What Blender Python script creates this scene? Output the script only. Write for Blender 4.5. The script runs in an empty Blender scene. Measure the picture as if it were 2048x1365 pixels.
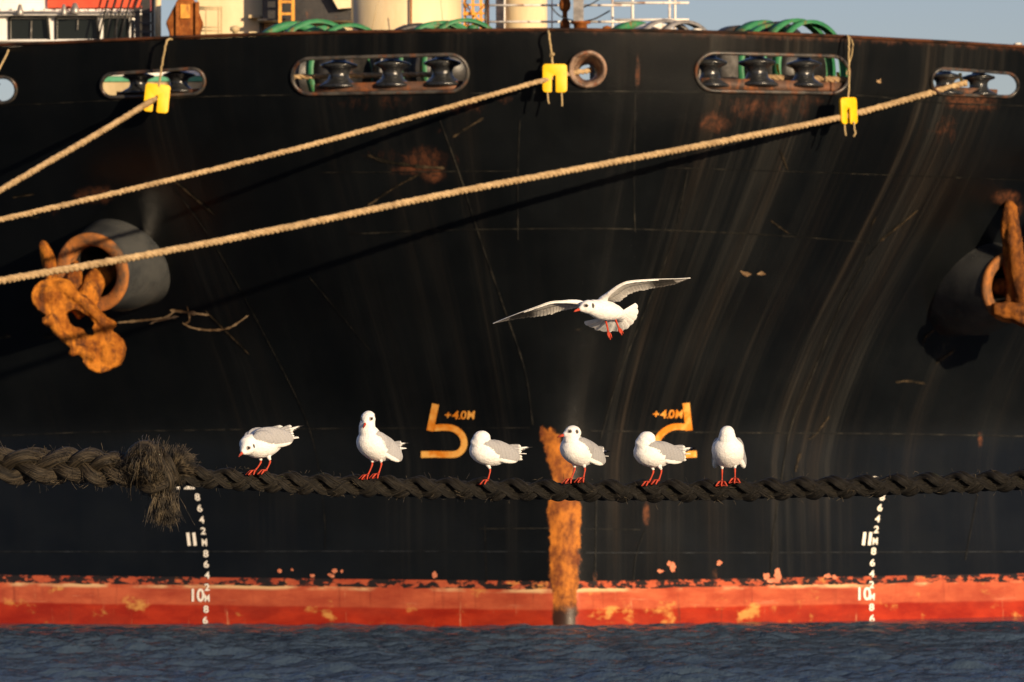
import bpy, bmesh, math, random
import numpy as np
from mathutils import Vector, Matrix, geometry, noise
from mathutils.bvhtree import BVHTree
random.seed(7); rng = np.random.default_rng(7)
R = math.radians
S = bpy.context.scene
COL = S.collection
PI = math.pi

# ------------------------------------------------------------------ camera, light, exposure
FPX = 10980.0; HOR = 992.0; HCAM = 2.4; ROLL = 0.004
cd = bpy.data.cameras.new('camera'); cam = bpy.data.objects.new('camera', cd); COL.objects.link(cam)
cd.sensor_width = 36; cd.lens = FPX/2048*36
cd.shift_y = (HOR-682.5)/2048
cd.clip_start = 0.5; cd.clip_end = 6000
cr, sr = math.cos(ROLL), math.sin(ROLL)
cam.matrix_world = Matrix(((cr, sr, 0, 0), (0, 0, -1, 0), (-sr, cr, 0, HCAM), (0, 0, 0, 1)))
cd.dof.use_dof = True; cd.dof.focus_distance = 25.0; cd.dof.aperture_fstop = 14.0
S.camera = cam
SUN_EL, SUN_AZ = 9.6, 34.0          # azimuth to the right of straight behind the camera
W = bpy.data.worlds.new('World'); S.world = W; W.use_nodes = True
wn = W.node_tree.nodes; wl = W.node_tree.links
bg = wn['Background']
sky = wn.new('ShaderNodeTexSky'); sky.sky_type = 'NISHITA'; sky.sun_disc = False
sky.sun_elevation = R(SUN_EL); sky.sun_rotation = R(180-SUN_AZ)
sky.air_density = 1.0; sky.dust_density = 0.6; sky.ozone_density = 2.2
tint = wn.new('ShaderNodeMix'); tint.data_type = 'RGBA'; tint.blend_type = 'MULTIPLY'; tint.inputs[0].default_value = 1.0
tint.inputs[7].default_value = (1.12, .96, 1.14, 1)
wl.new(sky.outputs[0], tint.inputs[6]); wl.new(tint.outputs[2], bg.inputs[0]); bg.inputs[1].default_value = 0.078
sl = bpy.data.lights.new('sun', 'SUN'); sun = bpy.data.objects.new('sun', sl); COL.objects.link(sun)
sl.energy = 5.0; sl.angle = R(0.5); sl.color = (1.0, 0.77, 0.50)
sd = Vector((math.sin(R(SUN_AZ))*math.cos(R(SUN_EL)), -math.cos(R(SUN_AZ))*math.cos(R(SUN_EL)), math.sin(R(SUN_EL))))
sun.rotation_euler = sd.to_track_quat('Z', 'Y').to_euler(); sun.location = (30, -40, 40)
S.view_settings.view_transform = 'Standard'; S.view_settings.look = 'None'
S.view_settings.exposure = 0.38; S.view_settings.gamma = 1.0
S.render.engine = 'CYCLES'; S.render.resolution_x = 1024; S.render.resolution_y = 682

# ------------------------------------------------------------------ helpers
def P(px, py, Y):
    """a point of the place that the photo shows at pixel (px,py), Y metres ahead"""
    a = (px-1024)/FPX; b = (HOR-py)/FPX
    return np.array((Y*(a*cr+b*sr), Y, HCAM+Y*(-a*sr+b*cr)))
WL = {}
def reg(o, wloc, parent):
    COL.objects.link(o)
    base = WL[parent.name] if parent else np.zeros(3)
    o.location = tuple(np.array(wloc)-base); WL[o.name] = np.array(wloc, float)
    if parent: o.parent = parent
    return o
def props(o, label=None, cat=None, group=None, kind=None):
    if label: o['label'] = label
    if cat: o['category'] = cat
    if group: o['group'] = group
    if kind: o['kind'] = kind
    return o
def empty(name, loc, label, cat, group=None):
    o = bpy.data.objects.new(name, None); o.empty_display_size = 0.1
    reg(o, loc, None); return props(o, label, cat, group)
def mk(name, V, F, mat, parent=None, smooth=True, origin=None):
    V = np.asarray(V, float)
    if origin is None:
        lo, hi = V.min(0), V.max(0); origin = np.array(((lo[0]+hi[0])/2, (lo[1]+hi[1])/2, lo[2]))
    me = bpy.data.meshes.new(name)
    me.from_pydata((V-origin).tolist(), [], [list(map(int, f)) for f in F])
    for m in (mat if isinstance(mat, (list, tuple)) else [mat]): me.materials.append(m)
    if smooth: me.polygons.foreach_set('use_smooth', [True]*len(me.polygons))
    me.update()
    o = bpy.data.objects.new(name, me)
    return reg(o, origin, parent)
class MB:
    def __init__(s): s.V = []; s.F = []; s.M = []; s.n = 0
    def add(s, V, F, m=0):
        V = np.asarray(V, float)
        s.V.append(V); s.F += [[int(i)+s.n for i in f] for f in F]; s.M += [m]*len(F); s.n += len(V); return s
    def build(s, name, mat, parent=None, smooth=True):
        o = mk(name, np.concatenate(s.V), s.F, mat, parent, smooth)
        if any(s.M): o.data.polygons.foreach_set('material_index', s.M)
        return o
def bevel(o, w, seg=2):
    m = o.modifiers.new('bevel', 'BEVEL'); m.width = w; m.segments = seg; m.limit_method = 'ANGLE'; m.angle_limit = R(35)
    o.data.polygons.foreach_set('use_smooth', [True]*len(o.data.polygons))
    return o
def box(c, s, rz=0.0, rot=None):
    v = np.array([(x, y, z) for x in (-.5, .5) for y in (-.5, .5) for z in (-.5, .5)])*np.array(s)
    M = np.array(rot) if rot is not None else np.array(Matrix.Rotation(rz, 3, 'Z'))
    v = v@M.T+np.array(c)
    return v, [(0, 1, 3, 2), (4, 6, 7, 5), (0, 4, 5, 1), (2, 3, 7, 6), (0, 2, 6, 4), (1, 5, 7, 3)]
def boxpx(x0, y0, x1, y1, Y, depth):
    a = P(x0, y1, Y); b = P(x1, y0, Y)
    return box(((a[0]+b[0])/2, Y+depth/2, (a[2]+b[2])/2), (b[0]-a[0], depth, b[2]-a[2]))
def frames(pts):
    pts = np.asarray(pts, float); n = len(pts)
    t = np.gradient(pts, axis=0); t /= np.linalg.norm(t, axis=1)[:, None]+1e-12
    up = np.array((0, 0, 1.0)); 
    if abs(t[0]@up) > .9: up = np.array((0, -1.0, 0))
    N = []; prev = up
    for i in range(n):
        a = prev-t[i]*(prev@t[i]); L = np.linalg.norm(a)
        if L < 1e-6: a = np.cross(t[i], (1, 0, 0)); L = np.linalg.norm(a)
        a = a/L; N.append(a); prev = a
    N = np.array(N); return t, N, np.cross(t, N)
def tube(pts, r, n=8, cap=True, r2=None):
    pts = np.asarray(pts, float); m = len(pts); t, N, B = frames(pts)
    r = np.broadcast_to(np.asarray(r, float), (m,)); r2 = r if r2 is None else np.broadcast_to(np.asarray(r2, float), (m,))
    an = np.arange(n)*2*PI/n
    V = pts[:, None]+r[:, None, None]*np.cos(an)[None, :, None]*N[:, None]+r2[:, None, None]*np.sin(an)[None, :, None]*B[:, None]
    V = V.reshape(-1, 3)
    F = [(i*n+j, i*n+(j+1) % n, (i+1)*n+(j+1) % n, (i+1)*n+j) for i in range(m-1) for j in range(n)]
    if cap: F += [tuple(range(n-1, -1, -1)), tuple((m-1)*n+j for j in range(n))]
    return V, F
def lathe(prof, c, n=24, axis=(0, 0, 1), cap=True):
    """prof: (radius, height along axis)"""
    ax = Vector(axis).normalized(); q = np.array(Vector((0, 0, 1)).rotation_difference(ax).to_matrix())
    an = np.arange(n)*2*PI/n; V = []
    for r, h in prof: V += [(r*math.cos(a), r*math.sin(a), h) for a in an]
    V = np.array(V)@q.T+np.array(c); m = len(prof)
    F = [(i*n+j, i*n+(j+1) % n, (i+1)*n+(j+1) % n, (i+1)*n+j) for i in range(m-1) for j in range(n)]
    if cap: F += [tuple(range(n-1, -1, -1)), tuple((m-1)*n+j for j in range(n))]
    return V, F
def resample(pts, n):
    pts = np.asarray(pts, float)
    # catmull-rom
    q = np.vstack([2*pts[0]-pts[1], pts, 2*pts[-1]-pts[-2]]); out = []
    for i in range(1, len(q)-2):
        for k in range(12):
            t = k/12; p0, p1, p2, p3 = q[i-1:i+3]
            out.append(.5*((2*p1)+(-p0+p2)*t+(2*p0-5*p1+4*p2-p3)*t*t+(-p0+3*p1-3*p2+p3)*t**3))
    out.append(pts[-1]); out = np.array(out)
    d = np.r_[0, np.cumsum(np.linalg.norm(np.diff(out, axis=0), axis=1))]
    s = np.linspace(0, d[-1], n)
    return np.stack([np.interp(s, d, out[:, k]) for k in range(out.shape[1])], 1)
def plen(p): return np.linalg.norm(np.diff(p, axis=0), axis=1).sum()
def prism(outline, holes, d0, d1):
    """outline: list of 3D points in a plane; extruded from +d0 to +d1 (vectors)"""
    loops = [outline]+list(holes); allp = [Vector(p) for l in loops for p in l]
    tris = geometry.tessellate_polygon([[Vector(p) for p in l] for l in loops])
    V0 = np.array([tuple(p) for p in allp]); n = len(V0)
    V = np.vstack([V0+np.array(d0), V0+np.array(d1)]); F = []
    for t in tris: F += [tuple(t), tuple(i+n for i in reversed(t))]
    k = 0
    for l in loops:
        m = len(l)
        for i in range(m): F.append((k+i, k+(i+1) % m, k+(i+1) % m+n, k+i+n))
        k += m
    bm = bmesh.new(); vs = [bm.verts.new(v) for v in V]
    for f in F:
        try: bm.faces.new([vs[i] for i in f])
        except ValueError: pass
    bmesh.ops.recalc_face_normals(bm, faces=bm.faces); bm.verts.index_update()
    F = [[v.index for v in f.verts] for f in bm.faces]; bm.free()
    return V, F
def vnoise(x, y, seed=0):
    """cheap smooth value noise for numpy arrays"""
    x = np.asarray(x, float); y = np.asarray(y, float)
    xi = np.floor(x).astype(int); yi = np.floor(y).astype(int); fx = x-xi; fy = y-yi
    fx = fx*fx*(3-2*fx); fy = fy*fy*(3-2*fy)
    def h(a, b):
        n = (a*374761393+b*668265263+seed*974711) & 0x7fffffff
        n = ((n ^ (n >> 13))*1274126177) & 0x7fffffff
        return ((n ^ (n >> 16)) & 0xffff)/65535.0
    return (h(xi, yi)*(1-fx)+h(xi+1, yi)*fx)*(1-fy)+(h(xi, yi+1)*(1-fx)+h(xi+1, yi+1)*fx)*fy

# ------------------------------------------------------------------ materials
class NT:
    def __init__(s, name):
        s.m = bpy.data.materials.new(name); s.m.use_nodes = True
        s.n = s.m.node_tree.nodes; s.l = s.m.node_tree.links; s.b = s.n['Principled BSDF']
    def node(s, t, **k):
        n = s.n.new(t)
        for a, v in k.items(): setattr(n, a, v)
        return n
    def link(s, a, b): s.l.new(a, b)
    def inp(s, sock, v):
        if hasattr(v, 'is_output'): s.l.new(v, sock)
        elif v is not None: sock.default_value = v
    def math(s, op, a, b=None, c=None, clamp=False):
        n = s.node('ShaderNodeMath', operation=op); n.use_clamp = clamp
        s.inp(n.inputs[0], a)
        if b is not None: s.inp(n.inputs[1], b)
        if c is not None: s.inp(n.inputs[2], c)
        return n.outputs[0]
    def mix(s, f, a, b):
        n = s.node('ShaderNodeMix', data_type='RGBA'); s.inp(n.inputs[0], f)
        for k, v in ((6, a), (7, b)): s.inp(n.inputs[k], v if hasattr(v, 'is_output') else (*v, 1) if len(v) == 3 else v)
        return n.outputs[2]
    def noise(s, vec, scale, detail=4, rough=.6, dist=0.0):
        n = s.node('ShaderNodeTexNoise'); n.inputs['Scale'].default_value = scale; n.inputs['Detail'].default_value = detail
        n.inputs['Roughness'].default_value = rough; n.inputs['Distortion'].default_value = dist
        if vec is not None: s.link(vec, n.inputs['Vector'])
        return n.outputs[0]
    def ramp(s, f, lo, hi):
        n = s.node('ShaderNodeMapRange'); n.interpolation_type = 'SMOOTHSTEP'; s.inp(n.inputs[0], f); n.inputs[1].default_value = lo; n.inputs[2].default_value = hi
        return n.outputs[0]
    def mapv(s, vec, sc, off=(0, 0, 0)):
        n = s.node('ShaderNodeMapping'); n.inputs['Scale'].default_value = sc; n.inputs['Location'].default_value = off; s.link(vec, n.inputs['Vector']); return n.outputs[0]
    def obj(s): return s.node('ShaderNodeTexCoord').outputs['Object']
    def bump(s, h, dist, strength=1.0):
        n = s.node('ShaderNodeBump'); n.inputs['Distance'].default_value = dist; n.inputs['Strength'].default_value = strength
        s.link(h, n.inputs['Height']); s.link(n.outputs[0], s.b.inputs['Normal'])
    def set(s, color=None, rough=None, metal=None, spec=None):
        for k, v in (('Base Color', color), ('Roughness', rough), ('Metallic', metal), ('Specular IOR Level', spec)):
            if v is not None: s.inp(s.b.inputs[k], (*v, 1) if isinstance(v, tuple) and len(v) == 3 else v)
        return s.m
def worn(name, c1, c2, scale=3.0, rough=.6, spec=.3, rust=0.0, rustc=(.22, .075, .02), lo=.35, hi=.65, bumpd=.004, streak=False, metal=0.0):
    t = NT(name); o = t.obj(); v = t.mapv(o, (1, 1, .25)) if streak else o
    c = t.mix(t.ramp(t.noise(v, scale, 6, .65), lo, hi), c1, c2)
    if rust > 0:
        c = t.mix(t.ramp(t.noise(t.mapv(o, (1, 1, .4), (5, 3, 1)), scale*1.7, 8, .7), 1-rust-.12, 1-rust+.08), c, rustc)
    t.bump(t.noise(o, scale*6, 5, .7), bumpd)
    return t.set(c, rough, metal, spec)
M = {}
M['cream'] = worn('cream_paint', (.66, .52, .30), (.78, .64, .40), 1.2, .55, .3, rust=.22, rustc=(.45, .2, .05), streak=True)
M['cream_dirty'] = worn('dirty_cream_paint', (.42, .33, .18), (.58, .46, .27), 2.0, .6, .3, rust=.4, streak=True)
M['white'] = worn('white_paint', (.72, .70, .66), (.82, .80, .76), 1.5, .5, .4, rust=.16, streak=True)
M['red'] = worn('orange_red_paint', (.55, .055, .02), (.62, .08, .03), 2, .5, .4)
M['green'] = worn('green_paint', (.02, .14, .055), (.035, .2, .08), 3, .5, .4, rust=.38)
M['green_pale'] = worn('pale_green_paint', (.05, .26, .14), (.09, .33, .2), 3, .5, .4)
M['darksteel'] = worn('dark_steel', (.010, .010, .011), (.03, .027, .024), 3, .4, .5, rust=.3)
M['roller'] = worn('greased_roller_steel', (.012, .013, .015), (.03, .032, .034), 4, .2, .6, rust=.2)
M['steel'] = worn('bare_grey_steel', (.16, .15, .14), (.34, .32, .3), 5, .35, .6, rust=.25, metal=.3)
M['rust'] = worn('rusty_steel', (.16, .045, .012), (.34, .12, .03), 4, .85, .1, rust=.35, rustc=(.06, .025, .015), bumpd=.02)
M['anchor2'] = worn('brown_rusty_anchor_steel', (.11, .038, .012), (.36, .125, .022), 3.0, .85, .1, rust=.42, rustc=(.06, .025, .014), bumpd=.05)
M['railrust'] = worn('rust_stained_rail', (.012, .010, .009), (.10, .036, .016), 1.3, .8, .1, rust=.3, rustc=(.2, .07, .02))
M['anchor'] = worn('orange_rusty_anchor_steel', (.19, .055, .010), (.56, .20, .024), 3.4, .85, .1, rust=.42, rustc=(.09, .034, .016), bumpd=.05)
M['lip'] = worn('rusty_bolster_lip', (.07, .05, .035), (.36, .13, .03), 2.4, .8, .2, rust=.42, rustc=(.46, .17, .04), bumpd=.02)
M['bolster'] = worn('worn_grey_black_paint', (.028, .031, .034), (.058, .060, .060), 1.3, .22, .8, rust=.2, rustc=(.35, .22, .13))
M['rim'] = worn('worn_fairlead_steel', (.012, .012, .012), (.07, .064, .055), 3, .38, .5, rust=.4, rustc=(.12, .045, .018))
M['pedestal'] = worn('rust_stained_pedestal', (.025, .02, .018), (.11, .06, .04), 3, .6, .3, rust=.42, rustc=(.2, .07, .025))
M['chock'] = worn('scuffed_rusty_chock', (.07, .045, .032), (.30, .20, .14), 5, .5, .4, rust=.4, rustc=(.2, .07, .03))
M['yellow'] = worn('yellow_plastic', (.74, .42, .0), (.82, .49, .002), 5, .5, .35, rust=.3, rustc=(.42, .22, .02), bumpd=.002)
M['cord'] = worn('tan_cord', (.36, .26, .13), (.5, .38, .2), 30, .9, .1)
M['whiterail'] = worn('white_rail_paint', (.7, .66, .58), (.8, .75, .68), 3, .5, .3, rust=.38)
M['orange'] = worn('orange_paint', (.6, .25, .03), (.72, .36, .06), 3, .55, .3, rust=.35)
M['glass'] = NT('dark_window_glass').set((.010, .013, .013), .12, 0, .2)
M['rubber'] = worn('black_rubber', (.012, .012, .012), (.02, .02, .02), 4, .6, .3)

def hull_material():
    t = NT('black_hull_paint')
    uq = t.node('ShaderNodeUVMap', uv_map='UVMap').outputs[0]; uv = t.node('ShaderNodeUVMap', uv_map='Flat').outputs[0]
    sep = t.node('ShaderNodeSeparateXYZ'); t.link(uv, sep.inputs[0]); q, z = sep.outputs[0], sep.outputs[1]
    z = t.math('SUBTRACT', z, t.math('MULTIPLY', t.math('MAXIMUM', t.math('MULTIPLY', q, -1.0), 0.0), .0085))
    at = lambda n: t.node('ShaderNodeAttribute', attribute_name=n).outputs['Fac']
    fine = t.noise(uv, 9, 8, .7)
    # paint
    c = t.mix(t.ramp(t.noise(uv, .45, 6, .6), .35, .7), (.0022, .0030, .0038), (.0050, .0062, .0072))
    # run-off streaks that follow the plating
    s1 = t.noise(t.mapv(uq, (3.4, .16, 1)), 1, 6, .6)
    s2 = t.noise(t.mapv(uq, (12, .22, 1), (3, 1, 0)), 1, 5, .6)
    st = t.math('MULTIPLY', t.math('ADD', .12, t.ramp(s1, .36, .72)), t.math('ADD', .35, t.ramp(s2, .35, .72)))
    sa = t.math('MULTIPLY', st, at('streak'), clamp=True)
    scol = t.mix(t.ramp(t.noise(t.mapv(uq, (2.2, .2, 1), (9, 4, 0)), 1, 4), .4, .65), (.024, .0235, .0215), (.027, .0215, .0165))
    c = t.mix(sa, c, scol)
    # rust
    rn = t.noise(t.mapv(uv, (2.2, 1.1, 1)), 2.2, 9, .72, .5)
    ra = t.math('ADD', at('rust'), t.math('MULTIPLY', t.math('SUBTRACT', rn, .5), 1.1))
    rm = t.ramp(ra, .28, .75)
    rcol = t.mix(t.ramp(fine, .35, .68), (.022, .012, .008), (.15, .05, .02))
    c = t.mix(t.math('MULTIPLY', rm, .8), c, rcol)
    # red boot topping
    zn = t.math('ADD', z, t.math('MULTIPLY', t.math('SUBTRACT', t.noise(t.mapv(uv, (1.0, .3, 1)), .9, 3), .5), .08))
    band = t.ramp(z, .845, .825)
    redn = t.noise(t.mapv(uv, (.8, 1.6, 1)), 1.6, 8, .65)
    red = t.mix(t.ramp(redn, .3, .7), (.32, .050, .023), (.52, .118, .050))
    red = t.mix(t.math('MULTIPLY', t.ramp(t.noise(t.mapv(uv, (7, .45, 1), (2, 2, 0)), 1, 6, .65), .55, .75), .8), red, (.20, .034, .018))
    red = t.mix(t.math('MULTIPLY', t.ramp(t.noise(t.mapv(uv, (.9, 9, 1), (8, 3, 0)), 1, 7, .7), .58, .72), .6), red, (.60, .22, .12))
    wet = t.ramp(zn, .34, .29)
    red = t.mix(wet, red, t.mix(t.ramp(redn, .35, .7), (.24, .014, .005), (.40, .034, .010)))
    yel = t.ramp(t.noise(t.mapv(uv, (1.2, 1.5, 1), (7, 1, 0)), 1.1, 7, .62), .575, .68)
    red = t.mix(t.math('MULTIPLY', yel, .75), red, (.62, .33, .085))
    red = t.mix(t.math('MULTIPLY', t.ramp(t.noise(t.mapv(uv, (.35, .8, 1), (3, 9, 0)), 1.2, 5, .6), .42, .66), .45), red, (.25, .034, .016))
    red = t.mix(t.math('MULTIPLY', t.ramp(t.noise(t.mapv(uv, (4, .35, 1), (12, 4, 0)), 1.2, 7, .7), .60, .70), .7), red, (.10, .028, .016))
    red = t.mix(t.math('MULTIPLY', t.ramp(t.noise(t.mapv(uv, (5, .6, 1), (22, 4, 0)), 1.1, 6, .7), .62, .72), .6), red, (.60, .30, .15))
    # bleached edge and the broken strip above it
    edge = t.math('MULTIPLY', t.math('MULTIPLY', t.ramp(zn, .60, .665), t.ramp(zn, .71, .685)), t.ramp(t.noise(t.mapv(uv, (.45, 1.2, 1), (1, 5, 0)), 1.5, 5, .6), .43, .58))
    red = t.mix(t.math('MULTIPLY', edge, .85), red, (.68, .46, .24))
    chips = t.noise(t.mapv(uv, (3.2, 5.5, 1), (4, 8, 0)), 1.3, 5, .62)
    strip = t.math('MULTIPLY', t.ramp(zn, .675, .70), t.ramp(chips, .45, .53))
    red = t.mix(strip, red, (.018, .014, .014))
    c = t.mix(band, c, red)
    # rusted stem
    sn = t.noise(t.mapv(uv, (1.3, .9, 1)), 3.0, 9, .7, .3)
    sm = t.ramp(t.math('ADD', at('stem'), t.math('MULTIPLY', t.math('SUBTRACT', sn, .5), 1.3)), .40, .58)
    stc = t.mix(t.ramp(t.noise(t.mapv(uv, (1.4, .8, 1), (1, 7, 0)), 3.2, 9, .72), .34, .66), (.10, .026, .008), (.50, .165, .020))
    stc = t.mix(t.math('MULTIPLY', t.ramp(t.noise(t.mapv(uv, (1, .7, 1), (5, 2, 0)), 2.6, 6, .65), .48, .66), .8), stc, (.12, .028, .010))
    stc = t.mix(t.ramp(t.math('ADD', z, t.math('MULTIPLY', sn, .7)), .86, .58), stc, (.026, .010, .006))
    c = t.mix(sm, c, stc)
    rr = t.math('ADD', t.math('MULTIPLY', t.math('MAXIMUM', t.math('MULTIPLY', sm, t.ramp(z, .3, .42)), rm), .4), t.math('ADD', .25, t.math('MULTIPLY', fine, .14)))
    dn = t.noise(t.mapv(uv, (.5, .5, 1)), 1, 2)
    hsum = t.math('ADD', t.math('MULTIPLY', dn, 1.0), t.math('MULTIPLY', fine, .05))
    t.bump(hsum, .10, .55)
    return t.set(c, rr, 0, .21)
M['hull'] = hull_material()

# ------------------------------------------------------------------ ship hull shape
PSI = R(7); X0 = 0.965; Y0 = 100.0; ZTOP = 10.6
cp, sp = math.cos(PSI), math.sin(PSI)
KZ = np.array([-3, 0, 2, 3.8, 5.5, 7.5, 9.2, 10.6, 12])
KS = np.array([0, 0, 0, -.08, -.6, -1.7, -2.6, -3.0, -3.2])
KC = np.array([.62, .65, .70, .76, .82, .88, .90, .90, .9])
KE = np.array([.35, .35, .40, .60, 1.8, 4.5, 7.5, 9.0, 10])
zz = np.linspace(-3, 12, 601); ker = np.hanning(61); ker /= ker.sum()
def sm(k):
    y = np.interp(zz, KZ, k); y = np.r_[np.full(30, y[0]), y, np.full(30, y[-1])]; return np.convolve(y, ker, 'valid')
TS, TC, TE = sm(KS), sm(KC), sm(KE)
UMAX = 12.5
def hv(u, z):
    s, c, e = np.interp(z, zz, TS), np.interp(z, zz, TC), np.interp(z, zz, TE)
    return s+c*(np.sqrt(u*u+e*e)-e)
def ship(u, v, z):
    u, v, z = np.broadcast_arrays(np.asarray(u, float), np.asarray(v, float), np.asarray(z, float))
    return np.stack([X0+u*cp-v*sp, Y0+u*sp+v*cp, z], -1)
def hull_pt(t, z, off=0.0):
    t = np.asarray(t, float); z = np.asarray(z, float)
    u = np.clip(t, -UMAX, UMAX); ex = np.abs(t)-np.abs(u)
    v = hv(u, z)+ex
    p = ship(u+np.sign(t)*ex*.08, v, z)
    if np.any(off):
        h = .02
        du = (hv(u+h, z)-hv(u-h, z))/(2*h); dz = (hv(u, z+h)-hv(u, z-h))/(2*h)
        n = np.stack([du*cp+sp, du*sp-cp, dz], -1)      # outward, towards the viewer
        n = n/np.linalg.norm(n, axis=-1)[..., None]
        p = p+n*off
    return p
def hull_uz(px, py):
    """where on the hull does the photo show this pixel: (u, z)"""
    Ys = np.arange(94, 125, .02); pts = np.stack([P(px, py, y) for y in (Ys[0], Ys[-1])])
    w = (Ys-Ys[0])/(Ys[-1]-Ys[0]); p = pts[0]+(pts[1]-pts[0])*w[:, None]
    dx, dy = p[:, 0]-X0, p[:, 1]-Y0
    u = dx*cp+dy*sp; v = -dx*sp+dy*cp
    f = v-hv(u, p[:, 2]); i = int(np.argmax(f > 0)); k = f[i-1]/(f[i-1]-f[i])
    return u[i-1]+(u[i]-u[i-1])*k, p[i-1, 2]+(p[i, 2]-p[i-1, 2])*k
def H(px, py, off=0.0):
    u, z = hull_uz(px, py); return hull_pt(u, z, off)
def qcoord(u, z):
    """plating coordinate: the butts and run-off lean towards the stem further down"""
    t = np.clip((9.9-z)/6.9, 0, 1); t = t*t*(3-2*t)*.5+t*.5; a = np.abs(u); q = a.copy()
    for _ in range(12): q = a+t*2.6*(1-np.exp(-q/3.1))
    return np.sign(u)*q

SHIP = empty('cargo_ship', (X0, Y0, 0), 'huge black ship bow with red boot topping and rusty stem, filling the picture', 'ship')

# openings in the bulwark: obrounds traced on the plating
def obround(x0, y0l, y1l, x1, y0r, y1r, n=14):
    """left end spans y0l..y1l, right end y0r..y1r"""
    cl, rl = (y0l+y1l)/2, (y1l-y0l)/2; c2, r2 = (y0r+y1r)/2, (y1r-y0r)/2; out = []
    for i in range(n+1):
        a = PI/2+PI*i/n; out.append((x0+rl+rl*math.cos(a), cl-rl*math.sin(a)))
    for i in range(1, 12): f = i/12; out.append((x0+rl+(x1-r2-x0-rl)*f, (cl+rl)+(c2+r2-cl-rl)*f))
    for i in range(n+1):
        a = -PI/2+PI*i/n; out.append((x1-r2+r2*math.cos(a), c2-r2*math.sin(a)))
    for i in range(1, 12): f = i/12; out.append((x1-r2+(x0+rl-x1+r2)*f, (c2-r2)+(cl-rl-c2+r2)*f))
    return out
OPEN = {
 'A': obround(-150, 156, 212, 33, 154, 205), 'B': obround(203, 147, 194, 410, 137, 188),
 'C': obround(585, 117, 188, 936, 109, 183), 'D': obround(1140, 106, 174, 1210, 105, 173),
 'E': obround(1391, 106, 182, 1698, 112, 186), 'F': obround(1862, 137, 188, 2035, 146, 193)}
HOLE = {k: np.array([hull_uz(*p) for p in v]) for k, v in OPEN.items()}

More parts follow.
